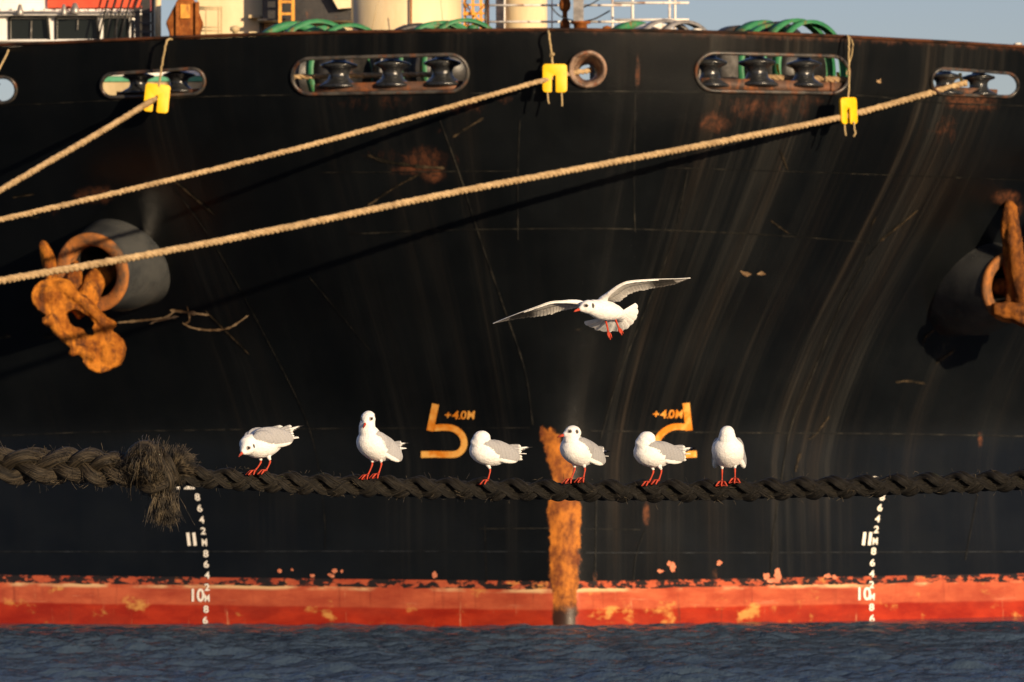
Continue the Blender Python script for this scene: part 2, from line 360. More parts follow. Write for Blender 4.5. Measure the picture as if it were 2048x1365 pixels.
def build_hull():
    ts = np.concatenate([np.linspace(-45, -12.5, 14), np.arange(-12.3, -1.2, .075), np.arange(-1.2, 1.2, .04), np.arange(1.2, 11.8, .075), np.linspace(12, 45, 15)])
    ZB = 9.35
    zs = np.concatenate([np.linspace(-1.5, -.1, 5), np.arange(0, 4, .07), np.linspace(4.05, ZB, 74)])
    T, Z = np.meshgrid(ts, zs); nt = len(ts)
    V = [np.c_[T.ravel(), Z.ravel()]]
    F = [(i*nt+j, i*nt+j+1, (i+1)*nt+j+1, (i+1)*nt+j) for i in range(len(zs)-1) for j in range(nt-1)]
    # bulwark strake with its openings
    zb = np.linspace(ZB, ZTOP, 17); pts = []; edges = []
    polys = [HOLE[k] for k in HOLE]
    def inside(x, y, poly):
        c = False; n = len(poly); j = n-1
        for i in range(n):
            if (poly[i][1] > y) != (poly[j][1] > y) and x < (poly[j][0]-poly[i][0])*(y-poly[i][1])/(poly[j][1]-poly[i][1])+poly[i][0]: c = not c
            j = i
        return c
    for z in zb:
        for t in ts:
            near = False
            for h in polys:
                if h[:, 0].min()-.1 < t < h[:, 0].max()+.1 and h[:, 1].min()-.1 < z < h[:, 1].max()+.1:
                    if np.min((h[:, 0]-t)**2+(h[:, 1]-z)**2) < .03**2 or inside(t, z, h): near = True
            if not near: pts.append((t, z))
    for h in polys:
        b = len(pts); m = len(h); pts += [tuple(p) for p in h]; edges += [(b+i, b+(i+1) % m) for i in range(m)]
    r = geometry.delaunay_2d_cdt([Vector(p) for p in pts], edges, [], 0, 1e-5)
    v2 = np.array([tuple(p) for p in r[0]]); b = len(V[0]); V.append(v2)
    for f in r[2]:
        c = v2[list(f)].mean(0)
        if not any(inside(c[0], c[1], h) for h in polys if abs(c[0]-h[:, 0].mean()) < 2.5): F.append(tuple(i+b for i in f))
    V = np.concatenate(V); W3 = hull_pt(V[:, 0], V[:, 1])
    bm = bmesh.new(); o3 = np.array((X0, Y0, 0)); ids = bm.verts.layers.int.new('idx')
    vs = []
    for i, p in enumerate(W3-o3): x = bm.verts.new(p); x[ids] = i; vs.append(x)
    for f in F:
        try: bm.faces.new([vs[i] for i in f])
        except ValueError: pass
    bmesh.ops.remove_doubles(bm, verts=bm.verts, dist=.002)
    bmesh.ops.recalc_face_normals(bm, faces=bm.faces)
    me = bpy.data.meshes.new('hull')
    idx = np.array([v[ids] for v in bm.verts]); 
    bm.to_mesh(me); bm.free(); me.materials.append(M['hull'])
    me.polygons.foreach_set('use_smooth', [True]*len(me.polygons))
    u, z = V[idx, 0], V[idx, 1]; q = qcoord(u, z)
    li = np.empty(len(me.loops), int); me.loops.foreach_get('vertex_index', li)
    uvl = me.uv_layers.new(name='UVMap'); uvl.data.foreach_set('uv', np.c_[q, z][li].ravel()); uvl = me.uv_layers.new(name='Flat'); uvl.data.foreach_set('uv', np.c_[u, z][li].ravel())
    # stains painted by place; one broad streak colours in a soft sheen
    streak = .05+.0*u
    def qat(px, py): uu, z_ = hull_uz(px, py); return float(qcoord(np.array([uu]), np.array([z_]))[0])
    for px, py, w, a in ((1290, 640, .38, 1.0), (1400, 700, .5, .95), (1640, 640, .32, 1.0), (1720, 560, .32, .8), (1900, 300, .7, .8), (1330, 720, 1.0, .42), (1210, 500, .25, .35), (1500, 700, .4, .5),
                         (1560, 1000, .25, .6), (1820, 1050, .2, .5), (940, 400, .25, .45), (880, 560, .25, .3), (640, 260, .5, .3), (780, 260, .6, .3), (330, 300, .4, .35), (420, 480, .3, .25), (1990, 800, .4, .3)):
        qq = qat(px, py); streak = np.maximum(streak, a*np.exp(-((q-qq)/w)**2))
    streak *= .35+.65*np.clip((z-.8)/1.5, 0, 1)
    rust = np.zeros(len(u))-.25
    blobs = [(760, 205, 170, 25, .45), (850, 320, 60, 30, .75), (760, 310, 60, 25, .5), (930, 215, 70, 25, .5), (900, 260, 40, 25, .45), (1530, 215, 150, 40, .55), (1430, 245, 50, 28, .7), (1600, 200, 90, 22, .55),
             (1940, 205, 85, 22, .75), (1890, 260, 50, 45, .55), (1180, 190, 60, 12, .3), (1275, 150, 6, 26, .9), (1275, 118, 4, 14, .8), (330, 215, 90, 40, .40), (110, 420, 20, 40, .5), (190, 390, 50, 18, .95), (60, 250, 60, 60, .2),
             (870, 350, 25, 18, .9), (830, 340, 50, 12, .8), (1555, 330, 60, 50, .35), (2012, 396, 36, 16, .95), (2035, 420, 25, 20, .7), (1140, 640, 22, 8, .4), (1960, 880, 8, 20, .85), (1292, 1030, 8, 25, 1.1), (1272, 1090, 7, 10, .6),
             (1190, 1160, 6, 20, .8), (925, 1130, 10, 25, .4), (870, 1150, 8, 10, .6), (1430, 1150, 10, 22, .6), (1440, 250, 90, 80, .25), (700, 450, 80, 4, .4), (870, 620, 4, 60, .3), (1010, 200, 25, 20, .5)]
    for px, py, wx, wy, a in blobs:
        uu, z_ = hull_uz(px, py); rust = np.maximum(rust, a*np.exp(-(((u-uu)*109/wx)**2+((z-z_)*109/wy)**2)*.8)-.1)
    top = .42*np.exp(-((ZTOP-z)/.09)**2)-.12+.22*np.exp(-((ZTOP-z)/.35)**2)*np.clip((u+4)/6, 0, 1)
    rust = np.maximum(rust, top)
    stem = np.zeros(len(u))
    ctr = np.interp(z, [0, .6, 2.2, 3.0, 3.6], [.0, .0, .0, -.08, -.18]); hw = np.interp(z, [0, .5, 1.5, 2.2, 2.7, 3.2, 3.65], [.20, .23, .28, .30, .22, .27, .36])
    stem = np.clip(.5+(hw-np.abs(u-ctr))*4, 0, 1)*np.clip((3.85-z)/.55, 0, 1)
    stem -= .55*np.exp(-((u-.08)/.2)**2-((z-3.42)/.2)**2)+.16*np.exp(-((z-2.9)/.5)**2)
    for n, a in (('streak', streak), ('rust', rust), ('stem', stem)):
        at = me.attributes.new(n, 'FLOAT', 'POINT'); at.data.foreach_set('value', a.astype(np.float32))
    o = bpy.data.objects.new('hull', me); reg(o, o3, SHIP)
    o['label'] = 'black flared bow plating streaked with rust above a red band'
build_hull()

# deck behind the bulwark, cap rail on top
dt = np.arange(-13.5, 13.6, .5); front = hull_pt(dt, np.full(len(dt), 9.36), -.05); back = ship(dt*1.02, np.full(len(dt), 60.), 9.36)
mk('deck', np.vstack([front, back]), [(i, i+1, len(dt)+i+1, len(dt)+i) for i in range(len(dt)-1)], M['darksteel'], SHIP)
rt = np.arange(-13, 13.01, .12); rp = hull_pt(rt, np.full(len(rt), ZTOP+.02), -.05)
rp[:, 2] += .012*(vnoise(rt*1.5, rt*0, 3)-.5)
mk('bulwark_rail', *tube(rp, .035, 8, r2=.09), M['railrust'], SHIP)

# ---- things painted or welded on the plating
def on_hull(px_pts, off): return np.array([H(x, y, off) for x, y in px_pts])
def ribbon_px(pts, w, off=.012, step=14, jitter=0.0):
    """a strip along a pixel polyline, w pixels wide, laid on the plating"""
    pts = np.asarray(pts, float); L = plen(pts); n = max(2, int(L/step)); p = resample(pts, n) if len(pts) > 2 else np.linspace(pts[0], pts[1], n)
    t = np.gradient(p, axis=0); t /= np.linalg.norm(t, axis=1)[:, None]; nn = np.c_[-t[:, 1], t[:, 0]]
    ww = w*(1+jitter*rng.uniform(-1, 1, n)); ww = np.clip(ww, .15*w, None)
    if jitter > .3: ww[0] = ww[-1] = .1*w
    a = on_hull(p+nn*ww[:, None]/2, off); b = on_hull(p-nn*ww[:, None]/2, off)
    return np.vstack([a, b]), [(i, i+1, n+i+1, n+i) for i in range(n-1)]
def seam_mat(name, c, c2, lo=.42, hi=.62):
    t = NT(name); o = t.obj(); return t.set(t.mix(t.ramp(t.noise(o, 2.2, 7, .7), lo, hi), c, c2), .6, 0, .2)
M['seam'] = seam_mat('weld_seam_steel', (.004, .0046, .005), (.040, .037, .029), .42, .74)
M['seamblue'] = seam_mat('weld_seam_pale', (.005, .006, .007), (.022, .026, .031), .4, .7)
M['scrape'] = seam_mat('bare_primer_scrape', (.14, .085, .045), (.42, .30, .18))
M['scrapedim'] = seam_mat('dull_scrape', (.008, .007, .005), (.085, .060, .034), .4, .68)
M['chip'] = seam_mat('salmon_primer_chip', (.55, .17, .09), (.66, .3, .18))
M['markw'] = seam_mat('white_draft_paint', (.62, .52, .40), (.84, .80, .72), .3, .45)
M['marko'] = seam_mat('orange_mark_paint', (.62, .19, .012), (.80, .42, .10), .40, .62)
SE = [([(940, 187), (1180, 183), (1390, 184), (1700, 190), (1870, 205), (2048, 212)], 2.6), ([(0, 212), (200, 202), (420, 193), (585, 190)], 2.2),
      ([(700, 468), (900, 460), (1200, 457), (1400, 463), (1600, 474), (1745, 486)], 2.6), ([(880, 240), (920, 350), (965, 490), (1010, 620), (1050, 740), (1066, 850)], 3.2),
      ([(1375, 345), (1345, 480), (1290, 620), (1235, 760), (1200, 880)], 2.2), ([(1040, 240), (1036, 340), (1036, 480)], 2.6), ([(1270, 190), (1268, 380), (1270, 465)], 2.4),
      ([(340, 365), (430, 490), (540, 690), (620, 860), (648, 1020), (650, 1100)], 1.8), ([(640, 345), (1040, 342)], 1.6), ([(1330, 335), (1700, 347), (2048, 360)], 1.8),
      ([(0, 872), (210, 864), (600, 858), (1060, 856)], 2.0), ([(1180, 862), (1500, 866), (1780, 868), (2048, 873)], 2.2), ([(960, 1058), (1100, 1057)], 1.8), ([(1165, 1058), (1280, 1060)], 1.6),
      ([(1192, 1000), (1190, 1155)], 2.6), ([(1556, 1000), (1545, 1080), (1540, 1165)], 2.2), ([(970, 1050), (973, 1165)], 2.0), ([(1290, 1060), (1272, 1110), (1266, 1165)], 2.0),
      ([(1835, 420), (1760, 482), (1690, 590), (1620, 760), (1580, 860), (1555, 1010)], 2.2), ([(1955, 990), (1930, 1120)], 1.8), ([(620, 555), (740, 700)], 1.6)]
for pts, w in SE: mk('weld_seam', *ribbon_px(pts, w), M['seam'], SHIP)
for pts in ([(0, 1104), (350, 1104), (700, 1103), (1095, 1104)], [(1170, 1106), (1500, 1106), (1740, 1105), (2048, 1104)]): mk('weld_seam', *ribbon_px(pts, 2.4), M['seamblue'], SHIP)
SC = [([(1760, 482), (1800, 450), (1835, 420)], 4, 'scrapedim'), ([(735, 412), (790, 375), (845, 345)], 4.5, 'scrapedim'), ([(735, 310), (770, 322), (830, 332), (890, 336)], 6, 'scrapedim'), ([(1020, 190), (1035, 178)], 5, 'scrapedim'),
      ([(905, 275), (925, 262), (968, 235)], 4, 'scrapedim'), ([(1480, 541), (1490, 548), (1502, 548)], 7, 'scrape'), ([(1513, 548), (1522, 546), (1531, 548)], 8, 'scrape'), ([(1740, 455), (1752, 432)], 3, 'scrapedim'),
      ([(1540, 440), (1578, 468)], 4, 'scrapedim'), ([(235, 645), (290, 640), (330, 635), (350, 622)], 4, 'scrape'), ([(300, 648), (320, 640), (360, 632)], 4, 'scrape'), ([(340, 620), (380, 625), (420, 630)], 6, 'scrape'), ([(365, 645), (385, 655), (420, 660), (460, 655), (498, 630)], 3.5, 'scrape'),
      ([(375, 612), (380, 640), (368, 648)], 3, 'scrape'), ([(58, 431), (68, 436), (80, 432)], 4, 'scrapedim'), ([(0, 676), (12, 673), (24, 672)], 6, 'scrapedim'), ([(85, 670), (100, 675), (112, 670)], 5, 'scrapedim'), ([(350, 362), (430, 430)], 4, 'scrapedim'),
      ([(410, 620), (500, 710)], 3, 'scrapedim'), ([(1150, 660), (1165, 658)], 4, 'scrapedim'), ([(25, 395), (70, 388)], 3, 'scrapedim'), ([(1845, 690), (1852, 672), (1868, 660)], 4, 'scrapedim'), ([(1870, 728), (1910, 700)], 5, 'scrapedim'),
      ([(1615, 880), (1630, 870), (1660, 830)], 3, 'scrapedim'), ([(1790, 765), (1815, 762), (1850, 768)], 4, 'scrapedim'), ([(1560, 300), (1575, 340)], 4, 'scrapedim'), ([(1600, 905), (1590, 945)], 4, 'scrapedim')]
for pts, w, m in SC: mk('paint_scrape', *ribbon_px(pts, w, .014, 5, .5), M[m], SHIP)
def blob_px(cx, cy, rx, ry, n=14):
    a = np.arange(n)*2*PI/n; k = rng.uniform(.6, 1.15, n); p = np.c_[cx+rx*np.cos(a)*k, cy+ry*np.sin(a)*k]
    return np.vstack([[H(cx, cy, .014)], on_hull(p, .014)]), [(0, 1+i, 1+(i+1) % n) for i in range(n)]
for cx, cy, rx, ry in ((1532, 1153, 8, 7), (1555, 1152, 9, 14), (1545, 1162, 12, 5), (1655, 1152, 8, 5), (1668, 1155, 6, 5), (1320, 1143, 7, 4), (1345, 1135, 6, 12), (1338, 1128, 5, 6), (670, 1142, 6, 5), (660, 1150, 5, 3), (1438, 1126, 6, 6), (560, 1142, 5, 5), (585, 1140, 3, 3), (625, 1152, 5, 4), (664, 1152, 6, 4), (684, 1143, 3, 4), (870, 1150, 5, 8)):
    mk('paint_chip', *blob_px(cx, cy, rx, ry), M['chip'], SHIP)
# glyphs
DG = bpy.context.evaluated_depsgraph_get
def glyphs(text):
    cu = bpy.data.curves.new('glyph', 'FONT'); cu.body = text; cu.offset = .022; o = bpy.data.objects.new('glyph', cu); COL.objects.link(o)
    me = bpy.data.meshes.new_from_object(o.evaluated_get(DG())); V = np.array([v.co[:2] for v in me.vertices]); F = [list(p.vertices) for p in me.polygons]
    bpy.data.objects.remove(o); bpy.data.curves.remove(cu); bpy.data.meshes.remove(me)
    lo, hi = V.min(0), V.max(0); return (V-(lo+hi)/2)/(hi-lo), F
GL = {}
def glyph_px(text, cx, cy, w, h, skew=0.0, off=.018):
    if text not in GL: GL[text] = glyphs(text)
    V, F = GL[text]; x = cx+V[:, 0]*w+V[:, 1]*skew*h; y = cy-V[:, 1]*h
    return on_hull(np.c_[x, y], off), F
colL = [('8', 395.7, 994.7), ('6', 400.4, 1017), ('4', 404.4, 1040), ('2', 407.4, 1062.5), ('M', 409.8, 1085.5), ('8', 412.6, 1108), ('6', 413.5, 1129), ('4', 415.2, 1151), ('2', 415, 1175), ('M', 415, 1197), ('8', 413, 1219), ('6', 411.4, 1241)]
colR = [('8', 1763.5, 994.5), ('6', 1758.7, 1016), ('4', 1754, 1038), ('2', 1751.4, 1059.6), ('M', 1749, 1083), ('8', 1746, 1103), ('6', 1743.7, 1126), ('4', 1742.4, 1148), ('2', 1742, 1170), ('M', 1743, 1194), ('8', 1742, 1215), ('6', 1743, 1237)]
for col, big, sk in ((colL, [('12', 372, 967, 36, 24), ('11', 384, 1079, 20, 26), ('10', 397, 1191, 25, 26)], -.12), (colR, [('12', 1742, 966, 34, 24), ('11', 1733, 1078, 19, 26), ('10', 1728, 1188, 25, 26)], .12)):
    for g, x, y in col: mk('draft_numeral', *glyph_px(g, x, y, 10, 14.2, sk*(1 if y < 1060 else .3)), M['markw'], SHIP, False)
    for g, x, y, w, h in big:
        if g == '11':
            for k in (-1, 1): mk('draft_numeral', *ribbon_px([(x+k*6-sk*13, y+13), (x+k*6+sk*13, y-13)], 6, .018, 6), M['markw'], SHIP, False)
        else: mk('draft_numeral', *glyph_px(g, x, y, w, h), M['markw'], SHIP, False)
m = MB(); m.add(*ribbon_px([(872, 808), (861, 862)], 14, .016, 6)); m.add(*ribbon_px([(869, 856), (890, 855), (907, 857), (922, 867), (929, 882), (927, 897), (915, 908), (895, 909.5), (870, 909), (843, 909.5)], 13, .018, 5))
m.build('bulb_mark', M['marko'], SHIP)
m = MB(); m.add(*ribbon_px([(1371, 806), (1377, 861)], 14, .016, 6)); m.add(*ribbon_px([(1370, 854), (1350, 853.5), (1335, 858), (1320, 870), (1312, 886), (1316, 901), (1332, 910), (1360, 910), (1392, 908.5)], 13, .018, 5))
m.build('bulb_mark', M['marko'], SHIP)
for x0, y in ((890, 830), (1304, 828)):
    m = MB()
    for g, x, w, h, dy in (('+', 7, 12, 11, 0), ('4', 22, 13, 17, 0), ('.', 30, 3, 3, 7), ('0', 38, 12, 17, 0), ('M', 53, 14, 17, 0)): m.add(*glyph_px(g, x0+x, y+dy, w, h, .12))
    m.build('depth_text', M['marko'], SHIP, False)

# ---- fairleads: rim round each opening, rollers and pedestal inside
def fairlead(key, rim_r, mat, rollers=(), ped=None):
    h = HOLE[key]; c = hull_pt(h[:, 0], h[:, 1], .02); c = np.vstack([c, c[:2]])
    V, F = tube(c, rim_r, 8, cap=False); m = MB().add(V, F)
    inner = np.stack([hull_pt(h[:, 0], h[:, 1], .01), hull_pt(h[:, 0], h[:, 1], .01)+np.array((0, .35, 0))]); n = len(h)
    m.add(inner.reshape(-1, 3), [(i, (i+1) % n, n+(i+1) % n, n+i) for i in range(n)])
    rim = m.build('fairlead', mat, SHIP)
    for (x, ytop, ybot, k) in rollers:
        uu, z_ = hull_uz(x, (ytop+ybot)/2); Y = hull_pt(uu, z_)[1]+.40
        b = P(x, ybot, Y); t_ = P(x, ytop, Y); hh = t_[2]-b[2]; k = k*hh
        prof = [(.62*k, -.05*hh), (.62*k, .03*hh), (.5*k, .12*hh), (.34*k, .25*hh), (.30*k, .38*hh), (.30*k, .52*hh), (.36*k, .62*hh), (.52*k, .70*hh), (.56*k, .75*hh), (.54*k, .80*hh), (.36*k, .88*hh), (.22*k, .93*hh), (.2*k, 1.0*hh), (.05*k, 1.02*hh)]
        mk('roller', *lathe(prof, b, 28), M['roller'], rim)
    if ped:
        x0, y0, x1, y1 = ped; uu, z_ = hull_uz((x0+x1)/2, y1); Y = hull_pt(uu, z_)[1]
        ua, _ = hull_uz(x0, y1); ub, _ = hull_uz(x1, y1); za, zb_ = P(0, y1+6, Y)[2], P(0, y0, Y)[2]
        tt = np.linspace(ua, ub, 10); V = []
        for dz in (za, zb_):
            for off in (.10, .85): V.append(hull_pt(tt, np.full(10, (za+zb_)/2))+np.stack([np.zeros(10), np.full(10, off), dz-np.full(10, (za+zb_)/2)], 1))
        V = np.concatenate(V); F = []
        for i in range(9):
            for a, b in ((0, 1), (1, 3), (3, 2), (2, 0)): F.append((a*10+i, a*10+i+1, b*10+i+1, b*10+i))
        F += [(0, 10, 30, 20), (9, 29, 39, 19)]
        mk('pedestal', V, F, M['pedestal'], rim)
    return rim
fairlead('A', .034, M['rim'], [(-30, 158, 204, 1.2)])
fairlead('B', .034, M['rim'], [(277, 143, 186, 1.35), (358, 140, 184, 1.35)], (232, 181, 400, 190))
fairlead('C', .036, M['rim'], [(678, 119, 174, 1.25), (785, 116, 172, 1.2), (885, 113, 170, 1.2)], (628, 167, 925, 184))
fairlead('E', .036, M['rim'], [(1420, 112, 172, 1.05), (1514, 112, 170, 1.2), (1608, 116, 172, 1.15)], (1402, 166, 1690, 183))
fairlead('F', .032, M['rim'], [(1890, 143, 188, 1.35), (1957, 145, 190, 1.35)], (1872, 183, 1995, 193))
# the centre chock: a fat cast ring
h = HOLE['D']; cc = h.mean(0); m = MB(); rings = []
for k, off in ((1.10, -.02), (1.12, .04), (1.04, .10), (.90, .08), (.72, -.06), (.56, -.24), (.48, -.45), (.48, -.7)):
    hh = cc+(h-cc)*k*np.array((1.0, 1.0)); hh[:, 1] += .05*(1-k)*0
    rings.append(hull_pt(hh[:, 0], hh[:, 1])+np.array((0, -off*1.1, .0)))
n = len(h); V = np.concatenate(rings); F = [(r*n+i, r*n+(i+1) % n, (r+1)*n+(i+1) % n, (r+1)*n+i) for r in range(len(rings)-1) for i in range(n)]
o = mk('centre_chock', V, F, M['chock'], SHIP); o['label'] = 'rounded scuffed cast chock at the top of the stem'

# ---- hawse bolsters with anchors
def bolster(base_px, front_px, rb, rf, out, flip):
    b = H(*base_px); f = P(front_px[0], front_px[1], b[1]-out); ax = f-b; L = np.linalg.norm(ax); ax /= L
    prof = [(rb*1.06, -1.6), (rb*1.03, -.5), (rb*.99, 0), (rb*.95+rf*.05, L*.2), (rf*1.02, L*.93), (rf*1.0, L)]
    o = mk('hawse_bolster', *lathe(prof, b, 48, ax, cap=False), M['bolster'], SHIP)
    lip = [(rf*1.0, L-.03), (rf*1.03, L+.0), (rf*1.02, L+.07), (rf*.96, L+.10), (rf*.74, L+.07), (rf*.68, L-.0), (rf*.66, L-.2)]
    mk('lip', *lathe(lip, b, 48, ax, cap=False), M['lip'], o)
    mk('hawse_pipe', *lathe([(rf*.66, L-.2), (rf*.64, L-1.6), (.02, L-1.62)], b, 32, ax, cap=False), M['darksteel'], o)
    return b, f, ax, L
b, f, ax, L = bolster((250, 522), (186, 545), .92, .72, 1.15, 1)
ya = f[1]-.35
def zp(x, y): return (x/3.25, 360+y/3.25)
crown = [(205, 740), (225, 690), (270, 655), (340, 635), (400, 640), (450, 665), (490, 700), (520, 740), (560, 760), (600, 790), (640, 840), (690, 890), (740, 910), (745, 945), (725, 980), (760, 1010), (800, 1040), (818, 1090), (805, 1150), (770, 1200), (710, 1240), (640, 1255), (580, 1230), (545, 1190), (540, 1150), (500, 1130), (450, 1140), (445, 1115), (470, 1105), (430, 1060), (380, 1010), (330, 950), (285, 950), (290, 925), (305, 905), (300, 880), (250, 850), (215, 800)]
chole = [(428, 868), (482, 838), (530, 856), (580, 888), (622, 935), (604, 962), (618, 1012), (565, 1008), (530, 972), (480, 958), (442, 922)]
AN = empty('anchor', P(160, 700, ya), 'orange rusty anchor hauled up against the left hawse bolster, crown facing out', 'anchor', 'anchors on the bow')
tilt = lambda p, y: P(*zp(*p), y)
def anchor_pt(p): return tilt(p, ya+.0006*(p[0]-500)-.0004*(p[1]-900))
def cast(name, parts, mat, parent, voxel=.026, amp=.030, smooth=2):
    """fuse parts into one rough casting"""
    mb = MB()
    for V, F in parts: mb.add(V, F)
    me = bpy.data.meshes.new('tmp'); me.from_pydata(np.concatenate(mb.V).tolist(), [], mb.F); ob = bpy.data.objects.new('tmp', me); COL.objects.link(ob)
    md = ob.modifiers.new('r', 'REMESH'); md.mode = 'VOXEL'; md.voxel_size = voxel
    ms = ob.modifiers.new('s', 'SMOOTH'); ms.factor = .5; ms.iterations = smooth
    m2 = bpy.data.meshes.new_from_object(ob.evaluated_get(DG())); bpy.data.objects.remove(ob)
    V = np.array([v.co[:] for v in m2.vertices]); N = np.array([v.normal[:] for v in m2.vertices]); F = [list(p.vertices) for p in m2.polygons]
    h = np.array([noise.fractal(Vector(v*3.2), 1.0, 2.0, 5) for v in V]); V = V+N*(h*amp)[:, None]
    return mk(name, V, F, mat, parent)
def ell(c, r):
    n, m = 20, 12; V = np.array([(math.cos(2*PI*i/n)*math.sin(PI*j/m), math.sin(2*PI*i/n)*math.sin(PI*j/m), math.cos(PI*j/m)) for j in range(m+1) for i in range(n)])*np.array(r)+np.array(c)
    return V, [(j*n+i, j*n+(i+1) % n, (j+1)*n+(i+1) % n, (j+1)*n+i) for j in range(m) for i in range(n)]
ap = lambda x, y, d=0: np.array(anchor_pt((x, y)))+np.array((0, d, 0))
parts = [prism([anchor_pt(p) for p in crown], [[anchor_pt(p) for p in chole]], (0, -.12, 0), (0, .42, 0)),
         ell(ap(300, 750, -.02), (.25, .17, .24)), ell(ap(700, 1145, -.02), (.27, .17, .25)), ell(ap(400, 700, .0), (.24, .2, .16)),
         tube([ap(440, 720, -.1), ap(540, 790, -.14), ap(650, 900, -.14), ap(720, 980, -.1)], [.12, .09, .09, .13], 10), tube([ap(320, 890, -.08), ap(395, 1000, -.12), ap(490, 1090, -.12), ap(620, 1150, -.1)], [.14, .08, .08, .14], 10),
         tube([ap(300, 900, -.1), ap(290, 940, -.12)], [.09, .06], 8), tube([ap(500, 1110, -.1), ap(460, 1130, -.12)], [.09, .06], 8), tube([ap(730, 930, -.1), ap(742, 915, -.12)], [.1, .07], 8)]
cast('crown', parts, M['anchor'], AN, .024, .026, 2)
fl = [(250, 430), (262, 402), (285, 392), (308, 410), (330, 450), (358, 500), (370, 570), (372, 680), (300, 700), (285, 620), (275, 540)]
cast('fluke', [prism([tilt(p, ya+.25) for p in fl], [], (0, -.05, 0), (0, .2, 0)), tube([tilt((285, 410), ya+.22), tilt((310, 500), ya+.18), tilt((335, 680), ya+.16)], [.04, .08, .14], 8)], M['anchor'], AN, .03, .025, 3)
fl2 = [(430, 640), (470, 560), (500, 520), (530, 600), (540, 680), (520, 740), (450, 700)]
cast('fluke', [prism([tilt(p, ya+.45) for p in fl2], [], (0, -.08, 0), (0, .2, 0))], M['anchor'], AN, .03, .025, 3)
sh = [np.array(tilt((470, 860), ya+.2)), np.array(tilt((560, 780), ya+.3)), np.array(tilt((620, 660), ya+.55)), f-ax*.9]
cast('shank', [tube(resample(sh, 12), [.22]*12, 10, r2=[.16]*12)], M['anchor'], AN, .035, .03, 3)
b2, f2, ax2, L2 = bolster((1945, 572), (2022, 575), .96, .66, 1.15, -1)
y2 = f2[1]-.25
AN2 = empty('anchor', P(2040, 640, y2), 'rust brown anchor at the right edge, fluke upright against the right hawse bolster', 'anchor', 'anchors on the bow')
fl = [(2003, 440), (2006, 414), (2014, 401), (2025, 402), (2034, 416), (2038, 440), (2042, 480), (2054, 540), (2082, 590), (2095, 614), (2012, 614), (2014, 570), (2008, 540), (2003, 490)]
def fluke2(dx): return [prism([P(p[0]+dx, p[1], y2) for p in fl], [], (0, -.12, 0), (0, .14, 0)), tube([P(2018+dx, 408, y2-.1), P(2024+dx, 480, y2-.2), P(2038+dx, 560, y2-.24), P(2050+dx, 612, y2-.2)], [.05, .10, .14, .2], 10)]
cast('fluke', fluke2(0), M['anchor2'], AN2, .035, .04, 3); cast('fluke', fluke2(120), M['anchor2'], AN2, .035, .04, 3)
cr2 = [(1983, 608), (2060, 604), (2180, 606), (2190, 620), (2180, 650), (2120, 668), (2048, 652), (2020, 640), (1984, 632)]
cast('crown', [prism([P(*p, y2) for p in cr2], [], (0, -.5, 0), (0, .30, 0)), tube([P(1990, 618, y2-.4), P(2100, 622, y2-.55)], .12, 10)], M['anchor2'], AN2, .035, .04, 3)
mk('shank', *tube([P(2085, 610, y2+.05), P(2060, 585, y2+.2), f2-ax2*.2, f2-ax2*.9], .17, 10), M['anchor2'], AN2)

# ------------------------------------------------------------------ mooring ropes
def rope_mat(name, c1, c2, sc):
    t = NT(name); o = t.obj(); c = t.mix(t.ramp(t.noise(o, sc, 6, .7), .3, .7), c1, c2); c = t.mix(t.math('MULTIPLY', t.ramp(t.noise(o, 1.1, 6, .65), .45, .75), .5), c, (.15, .10, .055)); t.bump(t.noise(o, sc*5, 3), .004); return t.set(c, .9, 0, .1)
M['hawser'] = rope_mat('tan_hawser_fibre', (.27, .18, .09), (.50, .36, .20), 8)
M['hawser_old'] = rope_mat('worn_brown_hawser', (.22, .14, .075), (.42, .29, .16), 8)
def hawser(name, pts, dia, mat, label, group, pitch=.34, parent=None):
    pts = np.array([P(*p) for p in pts]); L = plen(pts); n = int(L/.045); c = resample(pts, n); t, N, B = frames(c); s = np.linspace(0, L, n)
    m = MB(); r = dia*.5*.56
    for k in range(3):
        a = 2*PI*s/pitch+k*2*PI/3+1.6*vnoise(s*.8, s*0, 5)
        off = (np.cos(a)[:, None]*N+np.sin(a)[:, None]*B)*dia*.5*.47
        m.add(*tube(c+off+.004*rng.normal(size=c.shape), r, 7))
    o = m.build(name, mat, parent)
    if label: props(o, label, 'rope', group)
    return o
YF = H(1925, 168)[1]; YD = H(1180, 135)[1]; YB = H(325, 170)[1]
R3 = [(1932, 166), (1697, 231), (1450, 282), (1200, 330), (900, 387), (600, 450), (300, 509), (0, 562), (-300, 618), (-700, 690)]
ydep = lambda x, xa, ya_, k: ya_-(xa-x)*k
hawser('mooring_rope', [(x, y, ydep(x, 1915, YF+.15, .0095)) for x, y in R3], .124, M['hawser'], 'thick tan mooring rope from the rightmost fairlead, lowest of the three long diagonals', 'tan mooring ropes')
R2 = [(1182, 141), (1110, 155), (900, 214), (600, 296), (300, 370), (0, 440), (-300, 505), (-600, 568)]
hawser('mooring_rope', [(x, y, ydep(x, 1165, YD+.2, .0095)) for x, y in R2], .097, M['hawser'], 'tan mooring rope leading from the round centre chock at the stem down to the left', 'tan mooring ropes')
R1 = [(345, 176), (314, 196), (200, 265), (100, 323), (0, 381), (-200, 494), (-500, 660)]
hawser('mooring_rope', [(x, y, ydep(x, 330, YB+.25, .021)) for x, y in R1], .115, M['hawser'], 'short tan mooring rope at upper left, steepest of the three', 'tan mooring ropes')
yc = H(760, 150)[1]+.95
hawser('mooring_rope', [(540, 156, yc+.1), (640, 153, yc), (760, 151, yc), (900, 149, yc+.1)], .10, M['hawser'], 'rope lying level behind the three rollers of the wide left-centre fairlead', 'ropes on deck')
yc = H(1540, 150)[1]+.95
